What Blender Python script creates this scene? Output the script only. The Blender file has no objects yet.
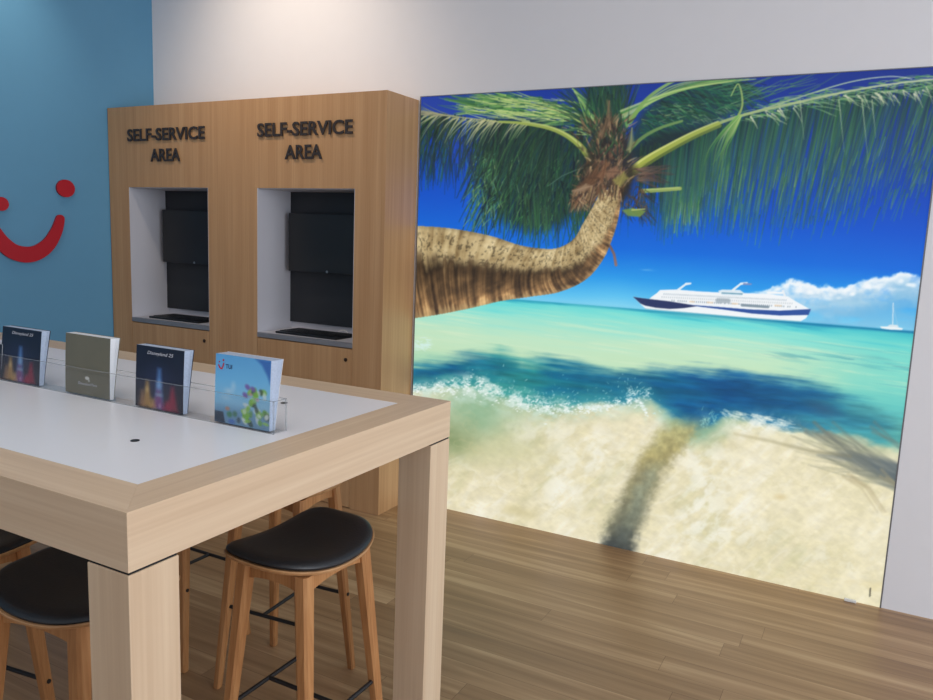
import numpy as np
# ---------------------------------------------------------------- a small brush engine for printed artwork
class Canvas:
    def __init__(s, x0, y0, x1, y1, ss, seed=3):
        s.x0, s.y0, s.ss = x0, y0, ss
        s.w, s.h = int((x1-x0)*ss), int((y1-y0)*ss)
        s.im = np.zeros((s.h, s.w, 3), np.float32)
        s.xs = x0+(np.arange(s.w)+.5)/ss; s.ys = y0+(np.arange(s.h)+.5)/ss
        s.X, s.Y = np.meshgrid(s.xs, s.ys)
        s.X = s.X.astype(np.float32); s.Y = s.Y.astype(np.float32)
        s.r = np.random.RandomState(seed)
    def noise(s, sx, sy, oct=4, seed=0, ang=0.0, X=None, Y=None):
        X = s.X if X is None else X; Y = s.Y if Y is None else Y
        c, q = np.cos(ang), np.sin(ang)
        U = (X*c+Y*q)/sx; V = (-X*q+Y*c)/sy
        out = 0; amp = 1; tot = 0
        for o in range(oct):
            g = np.random.RandomState(seed*31+o).rand(64, 64).astype(np.float32)
            u = U*(2**o)+17.3*o; v = V*(2**o)+9.1*o
            iu = np.floor(u).astype(int); iv = np.floor(v).astype(int)
            fu = u-iu; fv = v-iv; fu = fu*fu*(3-2*fu); fv = fv*fv*(3-2*fv)
            a = g[iv % 64, iu % 64]; b = g[iv % 64, (iu+1) % 64]; d = g[(iv+1) % 64, iu % 64]; e = g[(iv+1) % 64, (iu+1) % 64]
            out = out+amp*((a*(1-fu)+b*fu)*(1-fv)+(d*(1-fu)+e*fu)*fv); tot += amp; amp *= .55
        return out/tot
    def mix(s, mask, col):
        m = np.clip(mask, 0, 1)[..., None]
        s.im = s.im*(1-m)+np.asarray(col, np.float32)/255*m
    def box(s, P, pad):
        P = np.asarray(P, float)
        a = max(0, int((P[:, 0].min()-pad-s.x0)*s.ss)); b = min(s.w, int((P[:, 0].max()+pad-s.x0)*s.ss)+2)
        c = max(0, int((P[:, 1].min()-pad-s.y0)*s.ss)); d = min(s.h, int((P[:, 1].max()+pad-s.y0)*s.ss)+2)
        return (a, b, c, d) if b > a and d > c else None
    def stroke(s, P, w0, w1, c0, c1=None, a=1.0, soft=.6):
        c1 = c0 if c1 is None else c1
        P = np.asarray(P, float); bb = s.box(P, max(w0, w1)/2+soft+.5)
        if bb is None: return
        A, B, C, D = bb
        X = s.X[C:D, A:B]; Y = s.Y[C:D, A:B]
        n = len(P)-1; cov = np.zeros(X.shape, np.float32); tt = np.zeros(X.shape, np.float32)
        for i in range(n):
            p, q = P[i], P[i+1]; d = q-p; L = d@d+1e-9
            t = np.clip(((X-p[0])*d[0]+(Y-p[1])*d[1])/L, 0, 1)
            dist = np.hypot(X-p[0]-t*d[0], Y-p[1]-t*d[1]); g = (i+t)/n
            k = np.clip(((w0+(w1-w0)*g)/2-dist)/soft+.5, 0, 1)
            u = k > cov; cov[u] = k[u]; tt[u] = g[u]
        m = (cov*a)[..., None]
        col = (np.asarray(c0, np.float32)+(np.asarray(c1, np.float32)-np.asarray(c0, np.float32))*tt[..., None])/255
        s.im[C:D, A:B] = s.im[C:D, A:B]*(1-m)+col*m
    def poly(s, P, col, a=1.0, soft=.6, col2=None):
        P = np.asarray(P, float); bb = s.box(P, soft+.5)
        if bb is None: return
        A, B, C, D = bb
        X = s.X[C:D, A:B]; Y = s.Y[C:D, A:B]
        ins = np.zeros(X.shape, bool); dist = np.full(X.shape, 1e9, np.float32)
        for i in range(len(P)):
            p, q = P[i], P[(i+1) % len(P)]; d = q-p
            if abs(d[1]) > 1e-9:
                cr = ((p[1] > Y) != (q[1] > Y)) & (X < d[0]*(Y-p[1])/d[1]+p[0]); ins ^= cr
            t = np.clip(((X-p[0])*d[0]+(Y-p[1])*d[1])/(d@d+1e-9), 0, 1)
            dist = np.minimum(dist, np.hypot(X-p[0]-t*d[0], Y-p[1]-t*d[1]))
        m = (np.clip(np.where(ins, dist, -dist)/soft+.5, 0, 1)*a)[..., None]
        c = np.asarray(col, np.float32)/255
        if col2 is not None:
            g = ((Y-P[:, 1].min())/(np.ptp(P[:, 1])+1e-9))[..., None]; c = c+(np.asarray(col2, np.float32)/255-c)*g
        s.im[C:D, A:B] = s.im[C:D, A:B]*(1-m)+c*m
    def blob(s, x, y, rx, ry, col, a=1.0, soft=.3, ang=0):
        d = s.box([(x-rx-ry, y-rx-ry), (x+rx+ry, y+rx+ry)], 1)
        if d is None: return
        A, B, C, D = d
        X = s.X[C:D, A:B]-x; Y = s.Y[C:D, A:B]-y; c, q = np.cos(ang), np.sin(ang)
        rr = np.hypot((X*c+Y*q)/rx, (-X*q+Y*c)/ry)
        m = (np.clip((1-rr)/soft, 0, 1)*a)[..., None]
        s.im[C:D, A:B] = s.im[C:D, A:B]*(1-m)+np.asarray(col, np.float32)/255*m
    def ramp(s, v, keys):
        k = [p[0] for p in keys]
        return np.stack([np.interp(v, k, [p[1][i] for p in keys]) for i in range(3)], -1).astype(np.float32)/255

def bez(P, n=24):
    # smooth curve through points
    P = np.asarray(P, float); m = len(P); out = []
    for i in range(m-1):
        p0 = P[max(i-1, 0)]; p1 = P[i]; p2 = P[i+1]; p3 = P[min(i+2, m-1)]
        for t in np.linspace(0, 1, n, endpoint=False):
            out.append(.5*((2*p1)+(-p0+p2)*t+(2*p0-5*p1+4*p2-p3)*t*t+(-p0+3*p1-3*p2+p3)*t**3))
    out.append(P[-1]); return np.array(out)

def sstep(a, b, x):
    t = np.clip((x-a)/(b-a), 0, 1); return t*t*(3-2*t)

def paint_mural():
    c = Canvas(404, 50, 962, 624, 2.0); r = c.r; X, Y = c.X, c.Y
    hz = 301.5+.0806*(X-545)
    d = hz-Y
    # sky
    sky = c.ramp(d+(c.noise(90, 60, 3, 5)-.5)*8, [(0, (130, 208, 236)), (10, (92, 190, 236)), (30, (40, 150, 228)), (60, (8, 104, 212)), (100, (4, 80, 195)), (150, (10, 62, 168)), (200, (18, 52, 146)), (270, (22, 46, 128))])
    c.im[:] = sky
    # wisps
    c.mix(.25*sstep(.6, .8, c.noise(26, 5, 3, 8))*np.exp(-((X-640)/16)**2-((Y-270)/6)**2), (230, 240, 245))
    # clouds
    n = c.noise(20, 14, 5, 11)
    top = np.interp(X, [745, 760, 775, 790, 802, 815, 835, 850, 868, 885, 900, 915, 930, 962], [296, 290, 285, 280, 281, 284, 288, 285, 279, 276, 271, 274, 279, 282])+(c.noise(9, 9, 4, 13)-.5)*9
    cm = sstep(-1.5, 2.5, Y-top)*sstep(742, 765, X)
    body = c.ramp(np.clip((Y-top)/42+(n-.5)*.7, 0, 1), [(0, (240, 244, 246)), (.25, (222, 232, 240)), (.5, (170, 205, 228)), (.8, (120, 185, 222)), (1, (96, 176, 218))])
    m = (cm*sstep(46, 20, (Y-top)*(1.0-.3*(n-.5))) * (.55+.45*sstep(.25, .5, n)))[..., None]
    c.im = c.im*(1-m)+body*m
    c.mix(.55*sstep(1, 14, Y-top)*sstep(770, 830, X)*sstep(.2, .6, c.noise(40, 10, 3, 15)), (120, 178, 214))
    for k in range(34):
        x = r.uniform(766, 925); y = np.interp(x, [760, 790, 835, 868, 900, 930], [292, 283, 291, 283, 275, 281])+r.uniform(1, 9)
        c.blob(x, y, r.uniform(3, 7), r.uniform(2, 4.5), (244, 246, 247), .55, .9)
    c.blob(795, 308, 30, 5, (190, 220, 232), .6, .9); c.blob(850, 303, 40, 5, (165, 206, 226), .5, .9)
    # sea
    e = -d
    wav = (c.noise(60, 3.5, 4, 21, .13)-.5)
    sea = c.ramp(e+wav*16+(c.noise(120, 30, 3, 23)-.5)*8, [(0, (58, 178, 196)), (5, (104, 214, 212)), (14, (140, 222, 208)), (26, (165, 224, 202)), (40, (190, 226, 194)), (55, (192, 224, 188)), (75, (160, 212, 180)), (100, (120, 195, 175))])
    sea_r = c.ramp(e+wav*14, [(0, (30, 140, 180)), (4, (64, 186, 196)), (14, (96, 206, 202)), (35, (128, 214, 198)), (60, (120, 208, 194)), (90, (84, 186, 184)), (120, (110, 186, 172))])
    w = sstep(740, 900, X+(c.noise(60, 20, 3, 24)-.5)*60)[..., None]
    sea = sea*(1-w)+sea_r*w
    ms = sstep(-.6, .8, e)[..., None]
    c.im = c.im*(1-ms)+sea*ms
    c.mix(np.exp(-((e-1.2)/1.4)**2)*np.interp(X, [500, 640, 760, 900], [.25, .35, .75, .9]), (16, 118, 164))
    # pale streaks on the shallow water
    c.mix(.45*sstep(.52, .75, c.noise(50, 2.2, 4, 31, .14))*sstep(8, 24, e)*sstep(75, 40, e), (212, 232, 200))
    c.mix(.35*sstep(.55, .75, c.noise(70, 2.5, 4, 33, .14))*sstep(10, 30, e)*sstep(700, 860, X), (70, 170, 180))
    c.mix(.5*sstep(.5, .7, c.noise(40, 3, 3, 35, .16))*np.exp(-((e-34)/5)**2)*sstep(740, 800, X), (70, 150, 165))
    # deep band
    kx = [404, 412, 432, 470, 500, 522, 548, 580, 615, 650, 690, 740, 790, 830, 870, 915, 962]
    yT = np.interp(X, kx, [361, 361, 358, 353, 352, 361, 356, 361, 371, 368, 367, 368, 377, 388, 401, 420, 440])+(c.noise(34, 14, 4, 41)-.5)*12
    yB = np.interp(X, kx, [388, 388, 386, 385, 394, 402, 406, 404, 400, 396, 430, 414, 425, 430, 440, 446, 455])+(c.noise(22, 10, 4, 43)-.5)*14
    inb = sstep(-6, 14, Y-yT+(c.noise(46, 3, 4, 46, .12)-.5)*14)
    bandc = c.ramp(X+(c.noise(60, 12, 3, 45, .1)-.5)*120, [(404, (26, 122, 160)), (438, (14, 100, 146)), (475, (30, 132, 154)), (525, (44, 150, 154)), (575, (20, 116, 150)), (630, (20, 112, 156)), (700, (10, 88, 148)), (780, (22, 102, 152)), (840, (58, 148, 168)), (915, (96, 184, 180))])
    bandc = bandc*(1+.35*(c.noise(26, 3.5, 4, 47, .12)-.5))[..., None]
    bandc = bandc*(.86+.14*np.abs((Y-(yT+yB)/2)/25).clip(0, 1))[..., None]
    m = inb[..., None]; c.im = c.im*(1-m)+bandc*m
    # lighter teal near the lower lip of the wave
    c.mix(.7*inb*sstep(-20, -1, Y-yB+(c.noise(14, 7, 3, 48)-.5)*10)*np.interp(X, [404, 480, 560, 640, 700, 760, 962], [.6, .9, .95, .4, .4, .1, .6]), (84, 172, 160))
    # shallow sandy water and sand
    grain = c.noise(7, 4, 4, 51, .4); big = c.noise(60, 40, 4, 53, -.5); streak = c.noise(40, 9, 4, 57, -.7)
    sand = c.ramp(big*.6+streak*.4, [(.25, (204, 200, 160)), (.42, (222, 214, 178)), (.58, (230, 222, 190)), (.75, (240, 236, 216))])
    sand = sand*(1+.13*(grain-.5))[..., None]
    deep = np.clip((Y-yB)/60, 0, 1)
    edge = sstep(-3, 9, Y-yB)
    m = edge[..., None]; c.im = c.im*(1-m)+sand*m
    # greenish shallows on the left, teal fade right below the wave
    c.mix(edge*.75*np.exp(-((X-478)/46)**2-((Y-413)/26)**2)*(.6+.8*c.noise(30, 16, 3, 61)), (128, 176, 140))
    c.mix(edge*.85*np.exp(-((X-448)/28)**2-((Y-438)/20)**2)*(.5+c.noise(22, 14, 3, 62)), (120, 142, 98))
    c.mix(edge*.5*np.exp(-((X-500)/45)**2-((Y-452)/16)**2)*(.4+c.noise(26, 10, 3, 63, .5)), (188, 190, 140))
    c.mix(edge*.75*np.exp(-((Y-yB)/13)**2)*np.interp(X, [404, 560, 600, 660, 690, 735, 760, 800, 962], [.2, .6, .3, .8, 1., .6, .1, .1, .4]), (98, 168, 150))
    c.mix(edge*.55*np.exp(-((X-690)/22)**2-((Y-428)/12)**2), (112, 160, 130))
    c.mix(edge*.65*np.exp(-((X-880)/50)**2-((Y-432)/14)**2)*(.5+c.noise(30, 8, 3, 64, .3)), (150, 178, 158))
    # white patches of foam film on the sand
    for (x, y, rx, ry, a) in ((560, 490, 22, 26, .6), (595, 455, 40, 26, .5), (705, 470, 32, 40, .55), (760, 425, 30, 10, .8), (735, 530, 50, 20, .4), (840, 560, 40, 20, .35), (545, 432, 50, 14, .35), (700, 520, 26, 30, .5)):
        c.mix(a*np.exp(-((X-x)/rx)**2-((Y-y)/ry)**2)*sstep(.35, .65, c.noise(14, 9, 4, 66, -.6)), (246, 247, 238))
    cau = np.abs(c.noise(30, 14, 3, 71, -.6)-.5)*2
    c.mix(.2*edge*deep*sstep(.16, .0, cau)*sstep(.4, .6, c.noise(60, 40, 2, 72)), (250, 249, 240))
    cau = np.abs(c.noise(16, 9, 3, 73, .3)-.5)*2
    c.mix(.22*edge*deep*sstep(.12, .0, cau)*sstep(.45, .65, c.noise(50, 30, 2, 74)), (205, 196, 150))
    c.mix(.35*edge*sstep(560, 600, Y+.1*(X-800))*sstep(.4, .7, c.noise(26, 10, 4, 75, .2)), (226, 208, 150))
    c.blob(780, 497, 9, 5, (196, 172, 112), .45, .9); c.blob(520, 512, 30, 8, (196, 184, 130), .4, .9, .25)
    # shadow of the trunk on the sand
    cx = np.interp(Y, [400, 425, 445, 465, 490, 520, 545, 624], [706, 686, 668, 652, 639, 626, 618, 600])
    hw = np.interp(Y, [400, 425, 445, 470, 520, 560], [20, 21, 21, 19, 18, 18])
    u = (X-cx)/hw+(c.noise(12, 12, 4, 81)-.5)*.6+(c.noise(4, 3, 3, 82)-.5)*.35
    sh = c.ramp(Y+(c.noise(16, 14, 4, 83)-.5)*22, [(400, (140, 166, 130)), (430, (176, 172, 120)), (455, (166, 156, 104)), (475, (154, 146, 106)), (500, (130, 128, 100)), (525, (104, 106, 90)), (540, (66, 72, 70)), (555, (46, 52, 56))])
    core = np.exp(-((u-.25)/.5)**2)*sstep(455, 475, Y)*.5
    sh = sh*(1-core[..., None])+np.array([128, 142, 128], np.float32)/255*core[..., None]*sstep(560, 500, Y)[..., None]+sh*core[..., None]*(1-sstep(560, 500, Y)[..., None])
    m = (sstep(1.35, .45, np.abs(u))*sstep(410, 432, Y)*.93)[..., None]
    sh = sh*(1+.34*(c.noise(5, 5, 3, 85)-.5))[..., None]
    c.im = c.im*(1-m)+sh*m
    # shadow of the fronds, right
    c.blob(822, 409, 26, 10, (46, 92, 124), .7, .9, .35); c.blob(800, 425, 30, 8, (70, 120, 136), .5, .9, .3)
    for k in range(70):
        t = r.rand(); ax = 916-r.rand()*10; ay = 482+r.uniform(-10, 14)
        bx = 790+r.uniform(0, 80); by = 418+(bx-790)*.25+r.uniform(-4, 44)
        mx = (ax+bx)/2; my = (ay+by)/2+r.uniform(-4, 4)
        c.stroke([(ax, ay), (mx, my), (bx, by)], r.uniform(2, 4.5), .6, (92, 104, 106), (140, 140, 116), r.uniform(.12, .35), 2.2)
    c.poly([(918, 468), (880, 458), (850, 452), (818, 455), (850, 462), (885, 476), (916, 496)], (84, 98, 108), .6, 6)
    c.stroke([(850, 456), (810, 451), (770, 441), (735, 434)], 4, 2, (130, 128, 104), (190, 180, 140), .6, 3)
    for k in range(14):
        x = r.uniform(800, 880); c.stroke([(x, 428+r.uniform(-6, 8)), (x+30, 446+r.uniform(-5, 8)), (x+52, 470+r.uniform(-8, 6))], 3.5, 1, (110, 116, 108), None, .35, 2.4)
    for k in range(8):
        x = r.uniform(840, 915); c.stroke([(x, 470+r.uniform(-4, 10)), (x+18, 488), (x+34, 512)], 3, 1, (170, 158, 122), None, .4, 2.5)
    # breaking foam
    fx = [408, 430, 450, 470, 490, 505, 520, 535, 550, 570, 590, 612, 630, 640, 647]
    fy = [391, 388, 388, 385, 390, 396, 402, 405, 409, 408, 409, 405, 400, 402, 415]
    ft = [6, 5, 8, 11, 11, 10, 9, 8, 8, 6, 4, 4, 5, 4, 5]
    cl = np.random.RandomState(8).rand(60)
    fn = c.noise(11, 6, 4, 87, .2); fn2 = c.noise(3.2, 2.2, 3, 88)
    fo = np.interp(X, fx, fy); fh = np.interp(X, fx, ft)
    c.mix(.85*np.exp(-((Y-fo)/fh)**2)*sstep(.46, .62, fn*.55+fn2*.45)*sstep(650, 640, X), (228, 240, 236))
    c.mix(.5*np.exp(-((Y-fo-4)/(fh*1.3))**2)*sstep(.42, .6, fn)*sstep(650, 640, X), (196, 222, 208))
    for k in range(1100):
        x = r.uniform(408, 648)
        if cl[int((x-408)/4.05)] < r.rand()*.9 and k % 3: continue
        y = np.interp(x, fx, fy)+r.normal()*np.interp(x, fx, ft)*.55
        c.blob(x, y, r.uniform(.6, 2.2), r.uniform(.4, 1.1), (238, 246, 243), r.uniform(.3, .95), .7, r.uniform(-.6, .6))
    for k in range(190):
        x = r.uniform(500, 660); y = np.interp(x, fx, fy)-abs(r.normal())*11
        c.stroke([(x, y), (x+r.uniform(-2, 2), y+r.uniform(-2, 2))], r.uniform(.4, 1.1), .4, (200, 232, 230), None, r.uniform(.3, .8), .7)
    for k in range(60):
        x = r.uniform(628, 652); y = 393+r.normal()*3; c.stroke([(x, y), (x+r.uniform(-3, 3), y+r.uniform(-2, 2))], 1, .4, (235, 244, 240), None, .5, .8)
    for k in range(70):
        x = r.uniform(412, 428); y = 344+r.normal()*3; c.stroke([(x, y), (x+r.uniform(1, 6), y+r.uniform(-1, 2))], .9, .4, (210, 238, 236), None, .5, .8)
    for k in range(110):
        x = r.uniform(720, 790); y = 411+(x-735)*.17+abs(r.normal())*5
        c.stroke([(x, y), (x+r.uniform(3, 12), y+r.uniform(0, 5))], r.uniform(.5, 1.6), .4, (238, 244, 232), None, r.uniform(.2, .6), 1.2)
    for k in range(46):
        x = r.uniform(700, 716); y = 420+r.normal()*4; c.stroke([(x, y), (x+r.uniform(-3, 5), y+r.uniform(-5, 3))], .8, .4, (160, 215, 205), None, .5, .8)
    # small printed credit in the lower right corner
    for k, (y0, y1) in enumerate(((588.5, 590.3), (591, 592.2), (593, 594.4), (595.2, 596.2))):
        c.stroke([(870.4-.1*k, y0), (870-.1*k, y1)], 1.5, 1.3, (60, 60, 50), None, .85, .5)
    # ship
    W = (236, 240, 243)
    c.poly([(648, 300), (652, 296.5), (657, 293), (660, 290), (676, 289.5), (700, 291.5), (720, 292.5), (742, 293), (768, 294), (788, 296.5), (797, 302), (806, 307), (811, 309.8), (800, 312), (720, 309), (660, 303)], W)
    c.poly([(718, 291), (722, 289.6), (740, 290), (744, 293), (742, 296), (722, 295)], (214, 228, 236)); c.stroke([(722, 293), (742, 294)], 1.2, 1.2, (70, 130, 160), None, .8)
    for (p, q) in (((678, 290), (686, 284)), ((686, 284), (690.5, 283.5)), ((733, 290), (741, 283.6)), ((741, 283.8), (747, 283))):
        c.stroke([p, q], 2.4, 1.8, (226, 234, 240))
    c.stroke([(744, 284), (751, 284.2)], 2, 1.6, (120, 140, 190)); c.stroke([(783, 291), (785, 296)], 2.6, 2.2, (225, 232, 238)); c.stroke([(768, 292.5), (782, 293)], 2, 2, W)
    for j, (a, b) in enumerate((((664, 294), (786, 300.2)), ((662, 297), (792, 303.5)), ((672, 300.6), (796, 307)))):
        for t in np.linspace(0, 1, 62):
            if (j == 2 and r.rand() < .15): continue
            x = a[0]+(b[0]-a[0])*t; y = a[1]+(b[1]-a[1])*t
            c.stroke([(x, y-.5), (x, y+.5)], .9, .9, [(150, 168, 180), (176, 186, 190), (120, 138, 150)][j], None, .75, .5)
    for (x, wd) in ((710, 5), (735, 5), (778, 6), (692, 4)):
        y = 301.6+(x-692)*.045; c.stroke([(x-wd/2, y), (x+wd/2, y+.3)], 1.7, 1.7, (226, 204, 176), None, .8, .5)
    c.stroke([(718, 300.5), (728, 301)], 5, 5, (110, 128, 140), None, .5, 1.5); c.stroke([(742, 305.2), (768, 307)], 2.6, 2.6, (104, 124, 140), None, .8, .6)
    hull = [(633, 296.8), (641, 298), (652, 299.3), (669, 301.2), (690, 304.6), (715, 307), (750, 309.6), (780, 310.6), (800, 310.5), (811, 309), (808.5, 314), (806, 318.2), (800.5, 321.3), (765, 319.3), (729.5, 316), (690, 312.6), (660, 310.5), (646, 309), (641, 304.5)]
    c.poly(hull, W)
    c.poly([(633, 296.8), (641, 298), (652, 299.3), (669, 301.2), (690, 304.6), (697, 306.2), (684, 308.2), (670, 309), (656, 307.8), (645, 305.6), (640.5, 303.6)], (40, 52, 96))
    c.poly([(688, 304.6), (720, 307), (750, 309.4), (780, 310.6), (811, 309), (808.5, 315), (780, 315.6), (752, 313.6), (725, 309.8), (700, 306.8)], (42, 78, 152))
    c.stroke([(645, 308.8), (690, 312.8), (740, 317.2), (800, 321.5)], 1, 1, (120, 180, 190), None, .7, .8)
    c.blob(720, 318.5, 80, 2.6, (120, 190, 190), .5, .9, .085)
    # sailing boat
    c.stroke([(893.2, 303), (892.6, 327)], .9, .9, (222, 232, 236), None, .9); c.stroke([(893, 306), (898, 326)], .5, .5, (200, 220, 228), None, .5)
    c.poly([(880, 326.4), (889, 326.6), (896, 327), (903, 328.2), (902, 330), (890, 329.6), (881.5, 328.4)], (228, 236, 238)); c.poly([(887, 326.5), (890, 324.6), (897, 325), (899, 327.4)], (210, 224, 230))
    # ---------------- palm
    def leaflet(p, ang, L, w, c0, c1, a=1, droop=.5, soft=.6):
        pts = [p]; x, y = p; an = ang
        for i in range(4):
            x += np.cos(an)*L/4; y += np.sin(an)*L/4; pts.append((x, y)); an += (np.pi/2-an)*droop*.45
        c.stroke(pts, w, .45, c0, c1, a, soft)
    def jit(col, k=18):
        j = r.uniform(-k, k); return tuple(np.clip(np.array(col)+j+r.uniform(-6, 6, 3), 0, 255))
    DK = [(22, 44, 42), (30, 58, 44), (18, 36, 46), (38, 70, 48)]
    MD = [(44, 92, 58), (58, 110, 62), (36, 82, 66), (70, 122, 70)]
    LT = [(120, 165, 84), (150, 180, 104), (98, 150, 78), (180, 196, 128)]
    def pick(S): return jit(S[r.randint(len(S))], 10)
    # dark canopy behind, left side
    base = [(600, 160), (575, 128), (545, 116), (510, 116), (480, 120), (472, 132), (482, 150), (476, 175), (486, 200), (505, 222), (530, 232), (560, 225), (588, 200)]
    c.poly(base, (24, 48, 46), .84, 12)
    for k in range(620):
        x = r.uniform(472, 602); y = r.uniform(118, 200)
        if x < 490 and r.rand() < .4: continue
        leaflet((x, y), np.pi/2+r.uniform(-.1, .7), r.uniform(20, 62)*(1 if x > 480 else .7), r.uniform(.8, 2.2), pick(DK), pick(DK if r.rand() < .7 else MD), r.uniform(.6, 1), .3)
    for k in range(240):
        x = r.uniform(468, 560); y = r.uniform(150, 225)
        leaflet((x, y), np.pi/2+r.uniform(-.3, 1.0), r.uniform(5, 16), r.uniform(.5, 1.2), pick(MD), pick(LT if r.rand() < .4 else MD), r.uniform(.3, .8), .2)
    for k in range(120):
        x = 486+r.normal()*11; y = r.uniform(150, 222); leaflet((x, y), np.pi/2+r.uniform(-.5, 1.2), r.uniform(5, 14), r.uniform(.6, 1.3), pick([(70, 130, 100), (96, 150, 96), (60, 112, 120)]), pick(LT if r.rand() < .5 else MD), r.uniform(.4, .9), .2)
    for k in range(90):   # strands that hang towards the trunk
        x = r.uniform(520, 588); leaflet((x, r.uniform(180, 215)), np.pi/2+r.uniform(-.5, .12)*(x-520)/70, r.uniform(25, 48), r.uniform(.8, 1.8), pick(DK), pick(MD), r.uniform(.6, .95), .15)
    # upper left bright frond
    for k in range(300):
        t = r.rand()**.8; x = 596-126*t; y = np.interp(x, [468, 500, 540, 570, 598], [106, 104, 107, 116, 130])+r.uniform(-12, 11)*(1-.3*t)
        leaflet((x, y), np.pi+r.uniform(-.25, .3), r.uniform(12, 34), r.uniform(1, 2.4), pick(MD if r.rand() < .6 else LT), pick(LT if r.rand() < .5 else MD), r.uniform(.6, 1), -.05)
    for k in range(60):
        x = r.uniform(480, 585); y = 112+r.uniform(-12, 10); leaflet((x, y), np.pi+r.uniform(-.1, .25), r.uniform(14, 34), r.uniform(.7, 1.3), (176, 196, 112), (208, 214, 150), .8, -.05)
    c.stroke(bez([(594, 134), (570, 116), (540, 106), (505, 100)], 8), 2.2, .8, (170, 186, 96), (190, 200, 130), .9)
    # left main frond: rachis, hanging leaflets, dry tips
    ra = bez([(594, 170), (588, 156), (577, 143), (562, 133), (545, 127), (520, 123), (490, 121), (455, 116), (430, 113), (410, 109)], 10)
    for k in range(330):
        p = ra[r.randint(30, len(ra))]; t = (p[0]-410)/150
        leaflet((p[0], p[1]+r.uniform(-1, 2)), np.pi/2+r.uniform(.0, .8), r.uniform(26, 66)*(1 if p[0] < 470 else .9)+10, r.uniform(.8, 2), pick(DK), pick(DK if r.rand() < .75 else MD), r.uniform(.6, .95), .5)
    for k in range(70):
        x = r.uniform(412, 474); leaflet((x, r.uniform(122, 165)), np.pi/2+r.uniform(-.25, .1), r.uniform(20, 42), r.uniform(.6, 1.4), (24, 44, 66), (30, 60, 86), r.uniform(.5, .9), .1)
    for k in range(46):
        x = r.uniform(425, 530); leaflet((x, np.interp(x, [410, 455, 520], [112, 118, 123])), np.pi-r.uniform(.35, 1.0), r.uniform(12, 34), r.uniform(.8, 1.7), (186, 184, 140), (120, 134, 100), r.uniform(.6, .95), .3)
    for k in range(20):
        x = r.uniform(412, 470); leaflet((x, np.interp(x, [410, 455, 520], [110, 117, 123])), np.pi+r.uniform(-.2, .3), r.uniform(16, 40), 1.1, (150, 146, 118), (110, 116, 96), .8, -.1)
    c.stroke([(412, 109), (450, 116), (500, 122)], 1.1, 1.4, (140, 140, 112), (170, 172, 120), .9)
    c.stroke(ra[:58], 7.5, 2.2, (128, 142, 62), (150, 166, 84), 1, .9); c.stroke(ra[2:50]-np.array([.6, 1.6]), 2.4, 1, (186, 196, 110), (178, 190, 120), .9, .8)
    c.stroke([(548, 186), (562, 176), (576, 170), (592, 166)], .9, 1.2, (70, 100, 86), None, .9)
    # top fronds
    for k in range(150):
        a0 = r.uniform(-2.6, -1.0); L = r.uniform(40, 75)
        leaflet((606+r.uniform(-8, 12), 136+r.uniform(-6, 10)), a0, L, r.uniform(1, 2.4), pick(DK), pick(DK if r.rand() < .6 else MD), r.uniform(.6, 1), -.05)
    for k in range(44):
        t = r.rand(); leaflet((572+t*26, 88+t*38), np.pi/2-r.uniform(.3, 1.0), r.uniform(14, 34), r.uniform(.8, 1.6), pick(LT), pick(MD), .85, .1)
    c.poly([(580, 62), (632, 60), (620, 120), (606, 130), (590, 104)], (26, 56, 48), .7, 8)
    for k in range(60):
        x = r.uniform(588, 624); leaflet((x, r.uniform(68, 100)), np.pi/2+r.uniform(-.4, .3), r.uniform(18, 40), r.uniform(.8, 1.8), pick(DK), pick(MD), .8, .1)
    # back right canopy
    c.poly([(624, 150), (642, 112), (668, 88), (705, 78), (738, 78), (752, 96), (735, 112), (706, 130), (705, 178), (690, 200), (668, 176), (640, 165)], (26, 58, 54), .82, 10)
    for k in range(330):
        x = r.uniform(640, 748); y = np.interp(x, [640, 680, 750], [118, 84, 78])+r.uniform(0, 32)
        leaflet((x, y), r.uniform(-.2, 1.0), r.uniform(12, 34), r.uniform(.7, 1.6), pick(DK if r.rand() < .5 else [(30, 92, 66), (40, 110, 76)]), pick([(30, 92, 66), (44, 116, 80)] if r.rand() < .6 else DK), r.uniform(.5, .9), .2)
    for k in range(9):
        o = k*7; c.stroke(bez([(626-o*.1, 128-o*.3), (640+o*.6, 108-o*.3), (668+o, 88-o*.1), (700+o, 79)], 6), 2.2, .9, pick(LT), pick(LT), .75, .8)
    c.stroke(bez([(630, 122), (646, 100), (668, 84), (692, 74)], 8), 4.5, 2, (110, 150, 76), (150, 180, 110), .9)
    for k in range(26):
        x = r.uniform(700, 800); y = np.interp(x, [700, 800], [96, 84])+r.uniform(-10, 16); leaflet((x, y), r.uniform(-.5, -.05), r.uniform(24, 60), r.uniform(.8, 1.6), (58, 112, 82), (110, 140, 110), .7, -.05)
    for k in range(90):
        x = r.uniform(640, 740); y = 108+r.uniform(-5, 16); leaflet((x, y), r.uniform(-.4, .8), r.uniform(3, 9), r.uniform(.5, 1), (140, 166, 116), None, r.uniform(.3, .7), 0)
    c.poly([(632, 150), (660, 132), (704, 128), (706, 165), (694, 186), (668, 180), (642, 176)], (22, 36, 42), .75, 9)
    for k in range(160):   # dark curtain right of the crown
        x = r.uniform(640, 712); y = r.uniform(140, 180); leaflet((x, y), np.pi/2+r.uniform(-.1, .25), r.uniform(24, 50), r.uniform(.8, 2), pick(DK), pick(DK if x < 680 else MD), r.uniform(.5, .95), .3)
    for k in range(80):
        x = r.uniform(668, 702); leaflet((x, r.uniform(185, 205)), np.pi/2+r.uniform(-.1, .25), r.uniform(18, 36), r.uniform(.8, 1.8), pick(MD), pick(LT), r.uniform(.5, .9), .2)
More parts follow.
